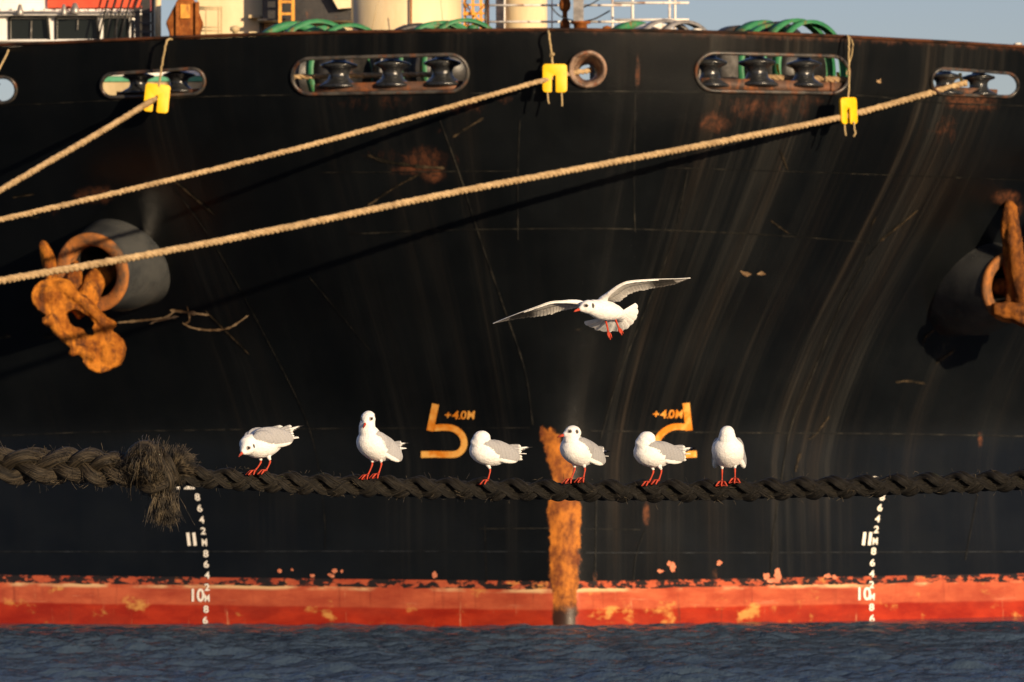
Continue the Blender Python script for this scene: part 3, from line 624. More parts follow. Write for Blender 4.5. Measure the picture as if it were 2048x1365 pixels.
hawser('mooring_rope', [(1530, 155, yc), (1620, 158, yc), (1700, 160, yc+.1), (1760, 162, yc+.3)], .12, M['hawser_old'], 'brown rope lying level behind the rollers of the wide right-centre fairlead', 'ropes on deck')

# ------------------------------------------------------------------ rat guards
def rat_guard(cx, cy, w, h, tilt_deg, Y, yaw, lany, tails, label):
    root = empty('rat_guard', P(cx, cy, Y), label, 'rat guard', 'yellow rat guards on the ropes')
    k = Y/FPX; W_, H_ = w*k, h*k; r = .06
    def arc(x, z, sx, sz, a0): return [(x+r*math.cos(a0+i*PI/8), z+r*math.sin(a0+i*PI/8)) for i in range(5)]
    sw = .035; sx0 = -.02
    o2 = arc(W_/2-r, H_/2-r, 1, 1, 0)+arc(-W_/2+r, H_/2-r, 1, 1, PI/2)+arc(-W_/2+r, -H_/2+r, 1, 1, PI)+[(sx0-sw-.02, -H_/2), (sx0-sw, -H_/2+.02), (sx0-sw, .0), (sx0, .05), (sx0+sw, .05), (sx0+sw, -H_/2+.02), (sx0+sw+.02, -H_/2)]+arc(W_/2-r, -H_/2+r, 1, 1, 1.5*PI)
    ct, st_ = math.cos(R(tilt_deg)), math.sin(R(tilt_deg)); cy_, sy_ = math.cos(R(yaw)), math.sin(R(yaw)); c = P(cx, cy, Y)
    def tr(x, z): x, z = x*ct-z*st_, x*st_+z*ct; return np.array((c[0]+x*cy_, c[1]+x*sy_, c[2]+z))
    nrm = np.array((-sy_, cy_, 0))
    V, F = prism([tr(*p) for p in o2], [], -nrm*.03, nrm*.03); bevel(mk('plate', V, F, M['yellow'], root, True), .006, 2)
    for pts, rad in lany:
        pp = resample([P(x, y, Y+dy) for x, y, dy in pts], 24); pp += .004*rng.normal(size=pp.shape); mk('lanyard', *tube(pp, rad, 6), M['cord'], root)
    for pts in tails:
        pp = resample([P(x, y, Y) for x, y in pts], 14); mk('cord_tail', *tube(pp, .016, 6), M['cord'], root)
g = ydep(314, 330, YB+.25, .021); yl = H(333, 80)[1]-g
rat_guard(313.5, 197, 50, 57, -6, g-.12, 8, [([(318, 176, 0), (322, 140, yl*.5), (333, 84, yl-.12), (345, 79, yl+.1)], .02)], [], 'yellow slotted rat guard at the left, on the steep short rope')
g = ydep(1110, 1165, YD+.2, .0095); yl = H(1097, 66)[1]-g
rat_guard(1109.5, 157, 49, 57, 0, g-.14, 5, [([(1106, 133, 0), (1103, 110, .1), (1098, 70, yl-.1), (1096, 62, yl+.1)], .021), ([(1102, 111, .02), (1106, 109, 0)], .035)], [[(1095, 184), (1096, 200), (1098, 208)], [(1123, 184), (1124, 200), (1124, 213)]], 'yellow slotted rat guard in the centre, hanging beside the round chock')
g = ydep(1697, 1915, YF+.15, .0095); yl = H(1697, 76)[1]-g
rat_guard(1696.5, 222, 42, 53, 3, g-.12, 38, [([(1696, 200, 0), (1698, 150, yl*.4), (1697, 78, yl-.15), (1693, 73, yl+.1)], .018), ([(1693, 150, yl*.4), (1704, 105, yl*.8), (1705, 85, yl-.1), (1699, 74, yl)], .012)], [[(1689, 247), (1690, 262), (1692, 272)], [(1708, 244), (1709, 260), (1711, 266), (1707, 274)]], 'yellow slotted rat guard at the right, turned half edge-on on the lowest rope')
yl = H(15, 110)[1]
o = mk('lanyard', *tube(resample([P(18, 97, yl), P(12, 112, yl-.2), P(0, 135, yl-.5), P(-40, 215, yl-1.2)], 20), .02, 6), M['cord']); props(o, 'thin greenish cord hanging over the bulwark in the top left corner', 'cord')

# ------------------------------------------------------------------ deck machinery and superstructure behind the bulwark
# white wheelhouse
Yw = 118
wh = empty('wheelhouse', P(140, 150, Yw), 'white cabin with dark windows and an orange-red upper band at the top left', 'wheelhouse')
m = MB()
for r_ in ((-200, 78, 262, 130), (-200, 18, 262, 38), (-200, 36, -60, 86), (-8, 36, 21, 86), (97, 36, 114, 86), (196, 36, 206, 86), (258, 36, 270, 86), (-60, -60, 95, 22)): m.add(*boxpx(*r_, Yw, .25))
m.add(*boxpx(-200, 20, 292, 32, Yw-.25, .3)); m.add(*boxpx(-200, 79, 200, 84, Yw-.2, .25))
bevel(m.build('wall', M['white'], wh, False), .03)
mk('roof_band', *boxpx(95, -60, 296, 16, Yw-.1, 1.0), M['red'], wh, False)
for r_ in ((-62, 34, -6, 88), (19, 34, 99, 88), (112, 34, 198, 88), (204, 36, 260, 88)): mk('window_pane', *boxpx(*r_, Yw+.12, .04), M['glass'], wh, False)
mk('cabin_back', *boxpx(-200, -60, 300, 140, Yw+1.6, 2.0), M['darksteel'], wh, False)
m = MB()
for x0, x1 in ((222, 203), (236, 216), (252, 232), (266, 246), (282, 258), (292, 268)): m.add(*tube([P(x0, -20, Yw-.4), P(x1+(x0-x1)*.15, 40, Yw-.4), P(x1-8, 92, Yw-.4)], .022, 5))
o = m.build('rigging_wires', M['rubber']); props(o, 'bundle of dark slanting wires crossing the white cabin', 'wires')
m = MB()
for x in range(0, 272, 22): m.add(*tube([P(x, 26, Yw-.35), P(x, 18, Yw-.35)], .012, 5))
m.add(*tube([P(-100, 25, Yw-.35), P(275, 24, Yw-.35)], .018, 6)); m.build('handrail', M['steel'], wh)
m = MB()
for x, y0, y1, w in ((62, 42, 82, 3), (155, 40, 60, 2.5), (233, 36, 82, 2.5)): m.add(*tube([P(x, y1, Yw+.05), P(x+1, y0, Yw+.05)], w*Yw/FPX/2, 6))
m.build('window_mullion', M['steel'], wh)
m = MB()
for x0, y0, x1, y1 in ((19, 34, 99, 82), (112, 34, 198, 82)):
    m.add(*tube([P(*p, Yw-.03) for p in ((x0, y1), (x0, y0+3), (x0+3, y0), (x1-8, y0), (x1-4, y0+3), (x1, y1))], .03, 6))
m.build('window_seal', M['rubber'], wh)
for x, y, r in ((150, 25, .09), (40, 28, .07), (128, 28, .06)): mk('lamp', *lathe([(r, 0), (r*1.2, .05), (r*.6, .22), (.02, .25)], P(x, y+4, Yw-.35), 12), M['steel'], wh)
# dark gear beside it
Yg = 112
o = MB()
for x0, y0, x1, y1, d in ((270, 16, 279, 110, 0), (284, -10, 300, 110, .3), (262, 40, 268, 110, .2), (303, -20, 308, 110, .5)): o.add(*boxpx(x0, y0, x1, y1, Yg+d, .12))
for y in (22, 44, 62): o.add(*boxpx(262, y, 306, y+4, Yg-.02, .08))
o = o.build('davit_frame', M['darksteel'], None, False); props(o, 'dark framework standing between the white cabin and the rusty hook block', 'frame')
o = mk('post', *tube([P(316, 110, Yg+.4), P(316, -30, Yg+.4)], .065, 10), M['cream']); props(o, 'slim cream post just left of the rusty hook block', 'post')
# hook block
Yk = 106.5
hb = empty('hook_block', P(370, 100, Yk), 'big rust brown crane hook block with a yellow plate, behind the bulwark', 'hook block')
ol = [(340, 110), (338, 66), (331, 46), (343, 22), (357, -4), (386, -4), (396, 22), (405, 46), (399, 62), (394, 110)]
V, F = prism([P(x, y, Yk) for x, y in ol], [], (0, 0, 0), (0, .5, 0)); bevel(mk('cheek_plate', V, F, M['rust'], hb), .04)
for x in (352, 391): mk('side_strap', *boxpx(x, 4, x+7, 110, Yk-.08, .1), M['rust'], hb, False)
mk('name_plate', *boxpx(361, 9, 380, 37, Yk-.05, .04), M['orange'], hb, False)
# cream deckhouse and its rail
Yd = 109.8
dh = empty('deckhouse', P(460, 110, Yd), 'cream deckhouse wall beside the rusty hook block', 'deckhouse')
mk('wall', *boxpx(396, -40, 524, 130, Yd, 2.5), M['cream'], dh, False)
mk('vent', *boxpx(497, 30, 522, 36, Yd-.25, .25), M['cream_dirty'], dh, False)
mk('hatch', *boxpx(519, 40, 523, 76, Yd-.06, .05), M['darksteel'], dh, False)
m = MB()
for x in (412, 437, 443): m.add(*tube([P(x, 100, Yd-.7), P(x, 14, Yd-.7)], .018, 6))
for y in (15, 19, 55, 62): m.add(*tube([P(398, y, Yd-.7), P(443, y, Yd-.7)], .016, 6))
o = m.build('railing', M['cream_dirty']); props(o, 'small pale railing in front of the cream deckhouse', 'railing')
# dark winch house with ladder
Yh = 109.2
ho = empty('machinery_house', P(610, 110, Yh), 'dark overhanging machinery platform on a dirty cream base, left of the round pedestal', 'machinery house')
mk('platform', *boxpx(525, -40, 702, 38, Yh, 1.6), M['darksteel'], ho, False)
mk('base', *boxpx(527, 38, 702, 130, Yh+.5, 1.2), M['cream_dirty'], ho, False)
V, F = prism([P(660, -10, Yh-.3), P(702, -10, Yh-.3), P(702, 16, Yh-.3), P(676, 18, Yh-.3)], [], (0, 0, 0), (0, .28, 0)); mk('bracket', V, F, M['cream'], ho, False)
mk('ledge', *boxpx(515, 37, 703, 42, Yh-.15, .8), M['darksteel'], ho, False)
m = MB()
for x in (560, 586): m.add(*boxpx(x-3, -30, x+3, 95, Yh-.5, .06))
for y in (-14, 4, 28, 52): m.add(*boxpx(562, y-2.5, 585, y+2.5, Yh-.49, .05))
o = m.build('ladder', M['orange'], None, False); props(o, 'orange ladder up the dark machinery platform', 'ladder')
# crane pedestal
Yp = 112
c0 = P(812, 110, Yp+1.2); c0[2] = 9.36; rr_ = (925-700)/2*Yp/FPX
cpn = empty('crane_pedestal', c0, 'fat round cream crane pedestal with a vertical seam, tallest shape left of centre', 'crane pedestal')
mk('column', *lathe([(rr_, 0), (rr_, 4)], c0, 48), M['cream'], cpn)
mk('seam_pipe', *tube([P(822, 110, Yp-.02), P(822, -30, Yp-.02)], .022, 6), M['rust'], cpn)
# access frame, the orange light on it put into its paint colour
Yo = 114
m = MB()
for x in (930, 946, 962, 976): m.add(*boxpx(x-2.5, -30, x+2.5, 110, Yo, .06))
for y in (-6, 10, 27, 40, 52): m.add(*boxpx(926, y-2, 978, y+2, Yo-.02, .05))
m.add(*tube([P(926, 60, Yo-.05), P(976, 5, Yo-.05)], .02, 5)); m.add(*tube([P(926, 5, Yo-.05), P(976, 60, Yo-.05)], .02, 5)); m.add(*boxpx(926, 24, 952, 31, Yo-.1, .1))
o = m.build('access_frame', M['orange'], None, False); props(o, 'orange lattice ladder frame against the right side of the round pedestal', 'ladder frame')
o = mk('pole', *tube([P(972, 110, Yo-.6), P(972, -30, Yo-.6)], .03, 8), M['darksteel']); props(o, 'thin dark pole between the round pedestal and the cream mast', 'pole')
# mast
Ym = 113; c0 = P(1053, 110, Ym+.45); c0[2] = 9.36
ms = empty('mast', c0, 'cream cylindrical mast with a bright lit edge, between white railings', 'mast')
mk('column', *lathe([(.455, 0), (.44, 1.2), (.42, 6.2)], c0, 40), M['cream'], ms)
mk('brace', *boxpx(992, -30, 1010, 110, Ym+1, .25), M['steel'], ms, False)
# railings
def railing(Y, posts, bars, mat, label):
    m = MB()
    for x, w in posts: m.add(*tube([P(x, 110, Y), P(x, -40, Y)], w*Y/FPX/2, 8))
    for x0, x1, y, w in bars: m.add(*tube([P(x0, y, Y-.04), P(x1, y, Y-.04)], w*Y/FPX/2, 8))
    o = m.build('railing', mat); props(o, label, 'railing', 'railings behind the bulwark')
railing(109, [(1009, 4), (1104, 3)], [(978, 1142, 11, 4.5), (978, 1142, 44, 4.5)], M['whiterail'], 'white two-bar railing across the cream mast')
railing(108.5, [(1225, 5), (1339, 5)], [(1168, 1262, 11, 4.5), (1175, 1262, 44, 4.5)], M['whiterail'], 'white two-bar railing just right of the grey post')
railing(107.5, [(1265, 6), (1350, 5)], [(1226, 1378, 6, 5), (1230, 1378, 40, 5)], M['whiterail'], 'railing with rusty bar ends and dark posts over the green drum, against the sky')
gp = empty('bollard_post', P(1158, 100, 108), 'grey vertical post on a rusty foot behind the centre of the bulwark', 'post')
mk('post', *boxpx(1147, -40, 1167, 50, 108, .2), M['steel'], gp, False); mk('foot', *lathe([(.13, 0), (.13, .15), (.2, .16), (.2, .2)], P(1161, 64, 108), 16), M['rust'], gp)
mk('foot_plate', *boxpx(1142, 60, 1176, 110, 107.9, .4), M['rust'], gp, False)
sp_ = lathe([(.1, 0), (.1, .3), (.05, .35), (.05, .5), (.1, .55), (.12, .65), (.08, .8), (.05, .85), (.05, 1.1), (.1, 1.15), (.1, 1.3)], P(1130, 75, 108.4), 14)
o = mk('vent_pipe', *sp_, M['rust']); props(o, 'dark knobbly vent pipe between the mast and the grey post', 'vent pipe')
m = MB()
m.add(*tube(resample([P(1100, 10, 108.2), P(1112, 26, 108.2), P(1125, 35, 108.2), P(1147, 42, 108.2)], 20), .014, 5)); m.add(*tube(resample([P(1165, 44, 108.2), P(1190, 38, 108.2), P(1220, 22, 108.2)], 20), .016, 5)); m.add(*tube(resample([P(1150, 20, 108.2), P(1180, 10, 108.2), P(1205, -6, 108.2)], 20), .014, 5))
o = m.build('chain', M['darksteel']); props(o, 'dark sagging chains hung from the grey post', 'chain')

for x, y0, w, mt, lab in ((470, 52, 10, 'cream_dirty', 'stubby pale vent head in front of the cream deckhouse'), (946, 50, 12, 'green', 'green capped vent at the foot of the orange lattice'), (1214, 52, 9, 'rust', 'small rusty vent left of the pale-rimmed green drum'), (1394, 57, 11, 'whiterail', 'low pale box top against the sky, left of the lone winch'), (2036, 86, 9, 'whiterail', 'low pale fitting on the rail at the far right')):
    c0 = P(x, 110, 103.4); hh = (110-y0)*103.4/FPX; r0 = w*103.4/FPX
    o = mk('mushroom_vent', *lathe([(r0*.5, 0), (r0*.5, hh*.8), (r0, hh*.82), (r0*.95, hh*.96), (r0*.3, hh)], c0, 18), M[mt]); props(o, lab, 'vent', 'vents behind the bulwark')
m = MB()
for x0, y0, x1, y1, r in ((700, 18, 640, 60, 3), (760, -10, 742, 66, 1.6), (880, -10, 888, 66, 1.6)): m.add(*tube([P(x0, y0, 110.5), P(x1, y1, 110.5)], r*110.5/FPX/2, 6))
o = m.build('stay_pipe', M['cream_dirty']); props(o, 'thin pipes running down in front of the round cream pedestal', 'pipe')
# winches
def winch(cx, ytop, rpx, Y, w, label, flange=True, drums=((0, 1.0, 'green'),), seed=0, plate=None):
    c = P(cx, ytop+rpx, Y); k = Y/FPX; r0 = rpx*k
    root = empty('mooring_winch', (c[0], c[1], 9.36), label, 'winch', 'green mooring winches')
    for dx, s, mt in drums:
        r_ = r0*s; x = c[0]+dx*k; ang = R(-58-5*seed) if seed < 2 else R(-60+4*seed)
        axis = (math.cos(ang), math.sin(ang), 0)
        o = mk('drum_flange', *lathe([(r_*.84, -.13), (r_*.98, -.13), (r_, -.10), (r_, .10), (r_*.98, .13), (r_*.84, .13), (r_*.84, -.13)], (x, c[1], c[2]), 40, axis, cap=False), M[mt], root)
        m = MB(); cc = np.array((x, c[1], c[2]))
        for i in range(10):
            a = i*2*PI/10; e1 = np.array((-axis[1], axis[0], 0)); e2 = np.array((0, 0, 1.0))
            m.add(*tube([cc+(e1*math.cos(a)+e2*math.sin(a))*r_*.25, cc+(e1*math.cos(a)+e2*math.sin(a))*r_*.88], .035, 6))
        m.add(*lathe([(r_*.3, -.08), (r_*.3, .08)], cc, 20, axis)); m.build('spokes', M['rust'], root)
        mk('barrel', *lathe([(r_*.55, .05), (r_*.6, .25), (r_*.6, .6), (r_*.55, .8)], cc, 28, axis), M['darksteel'], root)  # barrels and bands coloured dark to stand for the bulwark's shade
        band = [(r_*.9, .82), (r_*.97, .82), (r_*.97, 1.0), (r_*.9, 1.0)]
        mk('brake_band', *lathe(band, cc, 40, axis, cap=False), M['steel'] if seed == 2 else M['green'], root)
    mk('gear_case', *box((c[0]+w*.25, c[1]+.6, 9.36+.45), (w*.5, .8, .9), .3), M['darksteel'], root, False)
    if plate: mk('shade_panel', *boxpx(plate[0], 96, plate[1], 270, 106.4, .08), M['darksteel'], root, False)  # dark sheet added behind the opening in place of the shade there
    mk('bed', *box((c[0], c[1]+.3, 9.36+.11), (w, 1.4, .22), .3), M['rust'], root, False)
winch(608, 43, 110, 104.5, 2.6, 'green winch drums and rusty spokes behind the bulwark, under the orange ladder', drums=((-20, 1.0, 'green'), (45, .92, 'green')), seed=0, plate=(560, 800))
winch(858, 42, 100, 104.2, 2.4, 'green winch with a grey brake band in front of the round cream pedestal', drums=((-22, .95, 'darksteel'), (30, 1.0, 'green')), seed=1, plate=(812, 990))  # left drum coloured dark for the shade inside the fairlead
winch(1278, 43, 90, 104.0, 2.2, 'green winch drum with a pale rim under the railing against the sky', drums=((-8, 1.0, 'green'), (30, .97, 'whiterail')), seed=2, plate=(1180, 1420))
winch(1505, 41, 105, 104.4, 2.8, 'green winch with a dark gear guard, standing alone against the sky at right', drums=((-30, .9, 'darksteel'), (20, 1.0, 'green'), (48, .97, 'darksteel')), seed=3, plate=(1440, 1668))  # first drum's dark colour stands in for shade behind the bulwark
o = mk('bitt', *lathe([(.2, 0), (.2, .8), (.26, .82), (.26, .9)], tuple(np.r_[P(1455, 178, 101.6)]), 24), M['steel']); props(o, 'shiny grey steel bitt seen inside the wide right-centre fairlead', 'bitt')
for x, y, a, b, lab in ((1556, 140, 4, 11, 'small yellow rat guard edge seen between rollers of the right-centre fairlead'), (1677, 153, 5, 8, 'small yellow rat guard scrap at the right end of the right-centre fairlead'), (1922, 158, 5, 11, 'small yellow tag showing inside the rightmost fairlead'), (1157, 130, 3, 9, 'yellow strip seen through the round centre chock')):
    Yt = H(x, y)[1]+1.6 if x != 1157 else 101.5
    ol = [P(x-a, y-b, Yt), P(x+a*.2, y-b*1.1, Yt), P(x+a, y+b*.8, Yt), P(x+a*.5, y+b, Yt), P(x-a*.6, y+b*.1, Yt)]
    V, F = prism(ol, [], (0, 0, 0), (0, .04, 0)); o = mk('yellow_tag', V, F, M['yellow'], None, False); props(o, lab, 'tag', 'yellow tags behind the fairleads')
# hatch coaming seen through the left fairleads
m = MB(); m.add(*boxpx(150, 143, 450, 149, 119, .3)); 
co = empty('cargo_hatch', P(300, 200, 119), 'pale hatch wall with a green stripe seen through the second fairlead from left', 'hatch')
mk('cover', *boxpx(120, 120, 480, 153, 119, .4), M['white'], co, False); mk('stripe', *boxpx(120, 153, 480, 164, 118.96, .4), M['green_pale'], co, False)
mk('coaming', *boxpx(120, 164, 480, 230, 119, .4), M['cream_dirty'], co, False)

# ------------------------------------------------------------------ water
def water():
    xs = np.concatenate([-np.geomspace(3000, 16, 26), np.arange(-13.5, 14.5, .09), np.geomspace(16, 3000, 26)])
    ys = np.concatenate([np.array([-400, -100, -10, 20, 40, 55, 62]), np.arange(66, 104, .075), np.geomspace(105, 5000, 26)])
    X, Y = np.meshgrid(xs, ys); Z = np.zeros_like(X); DX = np.zeros_like(X); r2 = np.random.default_rng(3)
    for i in range(110):
        lam = .22*(1.7/.22)**(r2.random()**1.2); k = 2*PI/lam; th = R(84)+r2.normal()*.42
        kx, ky = k*math.cos(th), k*math.sin(th); a = .0052*lam*(.4+1.2*r2.random()); ph = r2.random()*2*PI
        warp = .8*vnoise(X*.4, Y*.4, i)*2*PI
        Z += a*np.sin(kx*X+ky*Y+ph+warp)
    gust = .55+.75*vnoise(X*.16+50, Y*.3+9, 77)
    calm = np.clip((97-Y)/9, 0, 1); Z *= gust*(.95+.65*calm*calm*(3-2*calm))
    fade = np.clip((14-np.abs(X))/2, 0, 1)*np.clip((Y-65.5)/2, 0, 1)*np.clip((104-Y)/2, 0, 1); Z *= fade
    V = np.c_[X.ravel(), Y.ravel(), Z.ravel()]; n = len(xs)
    idx = np.arange(len(V)).reshape(len(ys), n)
    F = np.stack([idx[:-1, :-1], idx[:-1, 1:], idx[1:, 1:], idx[1:, :-1]], -1).reshape(-1, 4)
    t = NT('harbour_water'); o = t.obj()
    t.bump(t.math('ADD', t.noise(t.mapv(o, (.8, .7, 1)), 7, 4, .65), t.math('MULTIPLY', t.noise(t.mapv(o, (.7, .8, 1)), 24, 3, .6), .4)), .055, 1.0)
    t.b.inputs['IOR'].default_value = 1.33
    mat = t.set((.044, .068, .100), .10, 0, .5)
    ob = mk('water', V, F, mat, None, True, np.zeros(3)); props(ob, 'rippled blue harbour water below the hull', 'water', None, 'structure')
water()
# ------------------------------------------------------------------ plaited rope across the foreground
def fibre_mat(name, c1, c2, moss=0.0):
    t = NT(name); uv = t.node('ShaderNodeUVMap').outputs[0]; o = t.obj()
    f = t.noise(t.mapv(uv, (4, 11, 1)), 1, 4, .7); f2 = t.noise(t.mapv(uv, (9, 34, 1)), 1, 3, .7)
    c = t.mix(t.ramp(t.math('ADD', t.math('MULTIPLY', f, .6), t.math('MULTIPLY', f2, .4)), .40, .64), c1, c2)
    if moss > 0:
        nz = t.node('ShaderNodeNewGeometry').outputs['Normal']; s = t.node('ShaderNodeSeparateXYZ'); t.link(nz, s.inputs[0])
        mm = t.math('MULTIPLY', t.ramp(s.outputs[2], .55, .9), t.ramp(t.noise(o, 9, 6, .7), .60, .70)); c = t.mix(t.math('MULTIPLY', mm, moss), c, (.11, .13, .015))
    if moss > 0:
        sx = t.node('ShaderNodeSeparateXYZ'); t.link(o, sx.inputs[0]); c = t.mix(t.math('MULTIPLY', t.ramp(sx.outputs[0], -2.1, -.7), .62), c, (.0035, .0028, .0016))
    t.bump(t.math('ADD', f, f2), .009, 1.0)
    return t.set(c, .62, 0, .3)
M['plait'] = fibre_mat('dark_tarred_rope_fibre', (.0013, .0011, .0008), (.034, .0275, .0175), .9)
M['plait_old'] = fibre_mat('frayed_brown_rope_fibre', (.0025, .0020, .0013), (.070, .054, .034))
def uvtube(m, pts, r, n=10, r2=None):
    V, F = tube(pts, r, n, True, r2); m.add(V, F); return len(pts), n
def tube_obj_uv(name, strands, mat, parent, n=10):
    """strands: list of (points, r, r2): tubes with uv = (along, around)"""
    m = MB(); uvs = []
    for pts, r, r2 in strands:
        V, F = tube(pts, r, n, True, r2); m.add(V, F)
        d = np.r_[0, np.cumsum(np.linalg.norm(np.diff(pts, axis=0), axis=1))]; base = rng.random()*7
        for i in range(len(pts)-1):
            for j in range(n): uvs += [(base+d[i], base+j/n), (base+d[i], base+(j+1)/n), (base+d[i+1], base+(j+1)/n), (base+d[i+1], base+j/n)]
        uvs += [(0, 0)]*(2*n)
    o = m.build(name, mat, parent); l = o.data.uv_layers.new(name='UVMap'); l.data.foreach_set('uv', np.array(uvs).ravel()); return o
YG = 25.0
RC = [(-420, 955), (-200, 930), (0, 929), (100, 932), (200, 935), (300, 944), (380, 953), (500, 961), (620, 968), (760, 973), (900, 977), (1050, 980), (1200, 982), (1350, 982), (1500, 980), (1650, 975), (1800, 970), (1950, 964), (2048, 961), (2300, 948), (2600, 930)]
def rope_y(px): return float(np.interp(px, [p[0] for p in RC], [p[1] for p in RC]))
RP = empty('plaited_rope', P(1024, 982, YG), 'thick dark plaited rope stretched across the picture, gulls standing on it', 'rope')
def centre(x0, x1, n):
    xs = np.linspace(x0, x1, 60); return resample([P(x, rope_y(x), YG) for x in xs], n)
# eight-strand plait
c = centre(330, 2600, 2600); L = plen(c); s = np.linspace(0, L, len(c)); t_, N_, B_ = frames(c); PIT = .29
st = []
wob = .0035*(vnoise(s*9, s*0, 4)-.5)
for dr in (1, -1):
    for ph in (0, PI):
        for k in (-.47, .47):
            th = ph+dr*2*PI*s/PIT+k+.35+.22*(vnoise(s*5, s*0, 11)-.5)
            r = .0272+.0092*dr*np.cos(4*PI*s/PIT)+wob+.003*(vnoise(s*14, s*0, int(ph*10+k*10+dr*3+40))-.5)
            pts = c+r[:, None]*(np.cos(th)[:, None]*N_+np.sin(th)[:, None]*B_)+np.array((0, -.009 if dr > 0 else .006, .003 if dr > 0 else -.009))
            st.append((pts, .0153*(.9+.2*vnoise(s*11, s*0, int(ph*7+k*20+dr+60))), .0153))
st.append((c[::6]+np.array((0, .004, -.004)), .024, .024)); tube_obj_uv('plait', st, M['plait'], RP, 9)
# loose three-strand plait at the left
c = centre(-420, 262, 700); L = plen(c); s = np.linspace(0, L, len(c)); t_, N_, B_ = frames(c); st = []
for k in range(3):
    th = 2*PI*s/.40+k*2*PI/3+1.0+1.1*(vnoise(s*4, s*0, 51)-.5)
    a = .047*(.85+.4*vnoise(s*6, s*0, 52+k))*np.sin(th); b = .030*np.sin(2*th)
    for e in (-1, 1):
        pts = c+(a+e*.010*np.cos(th+.7))[:, None]*N_+(b+e*.012)[:, None]*B_
        pts = pts+.004*np.stack([vnoise(s*20, s*0, 7*k+e+5)-.5, vnoise(s*20, s*0, 3*k+e+9)-.5, vnoise(s*18, s*0, 5*k+e+20)-.5], 1)
        rr = .031*(.86+.28*vnoise(s*13, s*0, k*5+e+33)); st.append((pts, rr, rr*.85))
tube_obj_uv('loose_plait', st, M['plait_old'], RP, 12)
# knot: fat turns round the rope
def gp(x, y, dy=0.0): return P(x, y, YG+dy)
turns = [([(262, 950, .03), (256, 925, -.03), (272, 900, -.07), (298, 896, -.085), (312, 925, -.09), (318, 958, -.085), (306, 984, -.05), (290, 984, .02)], .036),
         ([(300, 900, .02), (290, 896, -.05), (306, 905, -.085), (322, 930, -.09), (338, 962, -.085), (332, 985, -.05), (318, 990, .0)], .030),
         ([(318, 905, .03), (326, 908, -.05), (340, 930, -.08), (352, 955, -.05), (350, 970, .01)], .024),
         ([(282, 915, -.01), (276, 935, -.05), (286, 955, -.06), (306, 968, -.02)], .040), ([(300, 910, -.01), (290, 930, -.055), (296, 950, -.06), (312, 962, -.02)], .030),
         ([(240, 930, .0), (256, 915, -.02), (268, 940, -.04), (266, 968, -.0)], .026),
         ([(270, 962, .02), (288, 976, -.07), (318, 972, -.095), (346, 956, -.07), (358, 950, .0)], .026),
         ([(322, 980, -.02), (322, 1000, -.04), (318, 1024, -.04), (312, 1040, -.04)], .022), ([(332, 980, -.02), (336, 1002, -.045), (340, 1024, -.045), (342, 1040, -.045)], .020)]
st = []
for pts, r in turns:
    q = resample([gp(*p) for p in pts], 60); w = np.linspace(0, 1, 60); rr = r*(.55+.45*np.sin(PI*np.clip(w*1.1, 0, 1))**.5)*(.9+.2*vnoise(w*9, w*0, int(r*1000)))
    st.append((q, rr, rr*.8))
tube_obj_uv('knot', st, M['plait_old'], RP, 14)
M['fibre'] = worn('loose_rope_fibre', (.006, .0045, .003), (.12, .092, .054), 22, .5, .4, lo=.42, hi=.66)
def tuft(name, root_px, spread_px, n, rootr, r0, curl, dys=.03, npt=9, wave=.004):
    m = MB(); a = np.array(root_px, float)
    for i in range(n):
        f = rng.random(); tip = np.array(spread_px(f), float)
        o = rng.normal(size=3)*rootr*np.array((1, .8, 1)); p0 = gp(a[0], a[1], -.04)+o
        L_ = rng.uniform(.82, 1.02); p1 = p0+(gp(tip[0], tip[1], -.04)-gp(a[0], a[1], -.04))*L_+o*rng.uniform(-.4, .3)+np.array((0, rng.normal()*dys, 0))
        w = np.linspace(0, 1, npt)[:, None]; bend = np.array(curl)*(w*(1-w))*4*rng.uniform(.5, 1.4)
        pts = p0*(1-w)+p1*w+bend+np.cumsum(rng.normal(size=(npt, 3))*wave*.5, axis=0)
        m.add(*tube(pts, r0*np.linspace(1, .45, npt), 4, False))
    return m.build(name, M['fibre'], RP)
tuft('frayed_end', (328, 982), lambda f: (306+46*f, 1040+5*math.sin(f*9)), 800, .021, .0015, (0, -.015, .0), .015, 9, .0025)
tuft('frayed_end', (346, 944), lambda f: (346+46*math.sin(.15+f*1.45), 944-52*math.cos(.15+f*1.45)), 650, .010, .0014, (.004, -.03, .012), .02, 9, .003)
tuft('frayed_end', (325, 925), lambda f: (285+60*f, 888-6*math.sin(f*PI)), 90, .014, .0010, (0, -.02, .0), .03, 8, .005)
tuft('frayed_end', (300, 905), lambda f: (270+60*f, 972+8*f), 420, .026, .0014, (-.004, -.075, .012), .03, 9, .004)
tuft('frayed_end', (312, 965), lambda f: (258+80*f, 935-30*math.sin(f*PI)), 260, .022, .0013, (.0, -.07, 0), .03, 9, .005)
tuft('frayed_end', (290, 905), lambda f: (264+16*f, 930+6*f), 120, .012, .0012, (-.01, -.04, .03), .02, 9, .003)
# stray hairs along the whole rope
m = MB()
for i in range(620):
    x = rng.uniform(0, 2048) if i < 380 else rng.uniform(0, 400); old = x < 265; R0 = .075 if old else .052
    a = rng.uniform(0, 2*PI); y0 = rope_y(x); p0 = gp(x, y0)+np.array((0, -abs(math.cos(a))*R0*.9, math.sin(a)*R0*.95))
    d = np.array((rng.normal(), -abs(rng.normal()*.6), math.sin(a)*1.0+rng.normal()*.4)); d /= np.linalg.norm(d); l = rng.uniform(.01, .035)*(1.4 if old else .8)
    w = np.linspace(0, 1, 5)[:, None]; m.add(*tube(p0+d*l*w+np.array((rng.normal(), 0, rng.normal()))*l*.35*w*w, .0009, 3, False))
props(m.build('loose_fibres', M['fibre'], RP), kind='stuff')

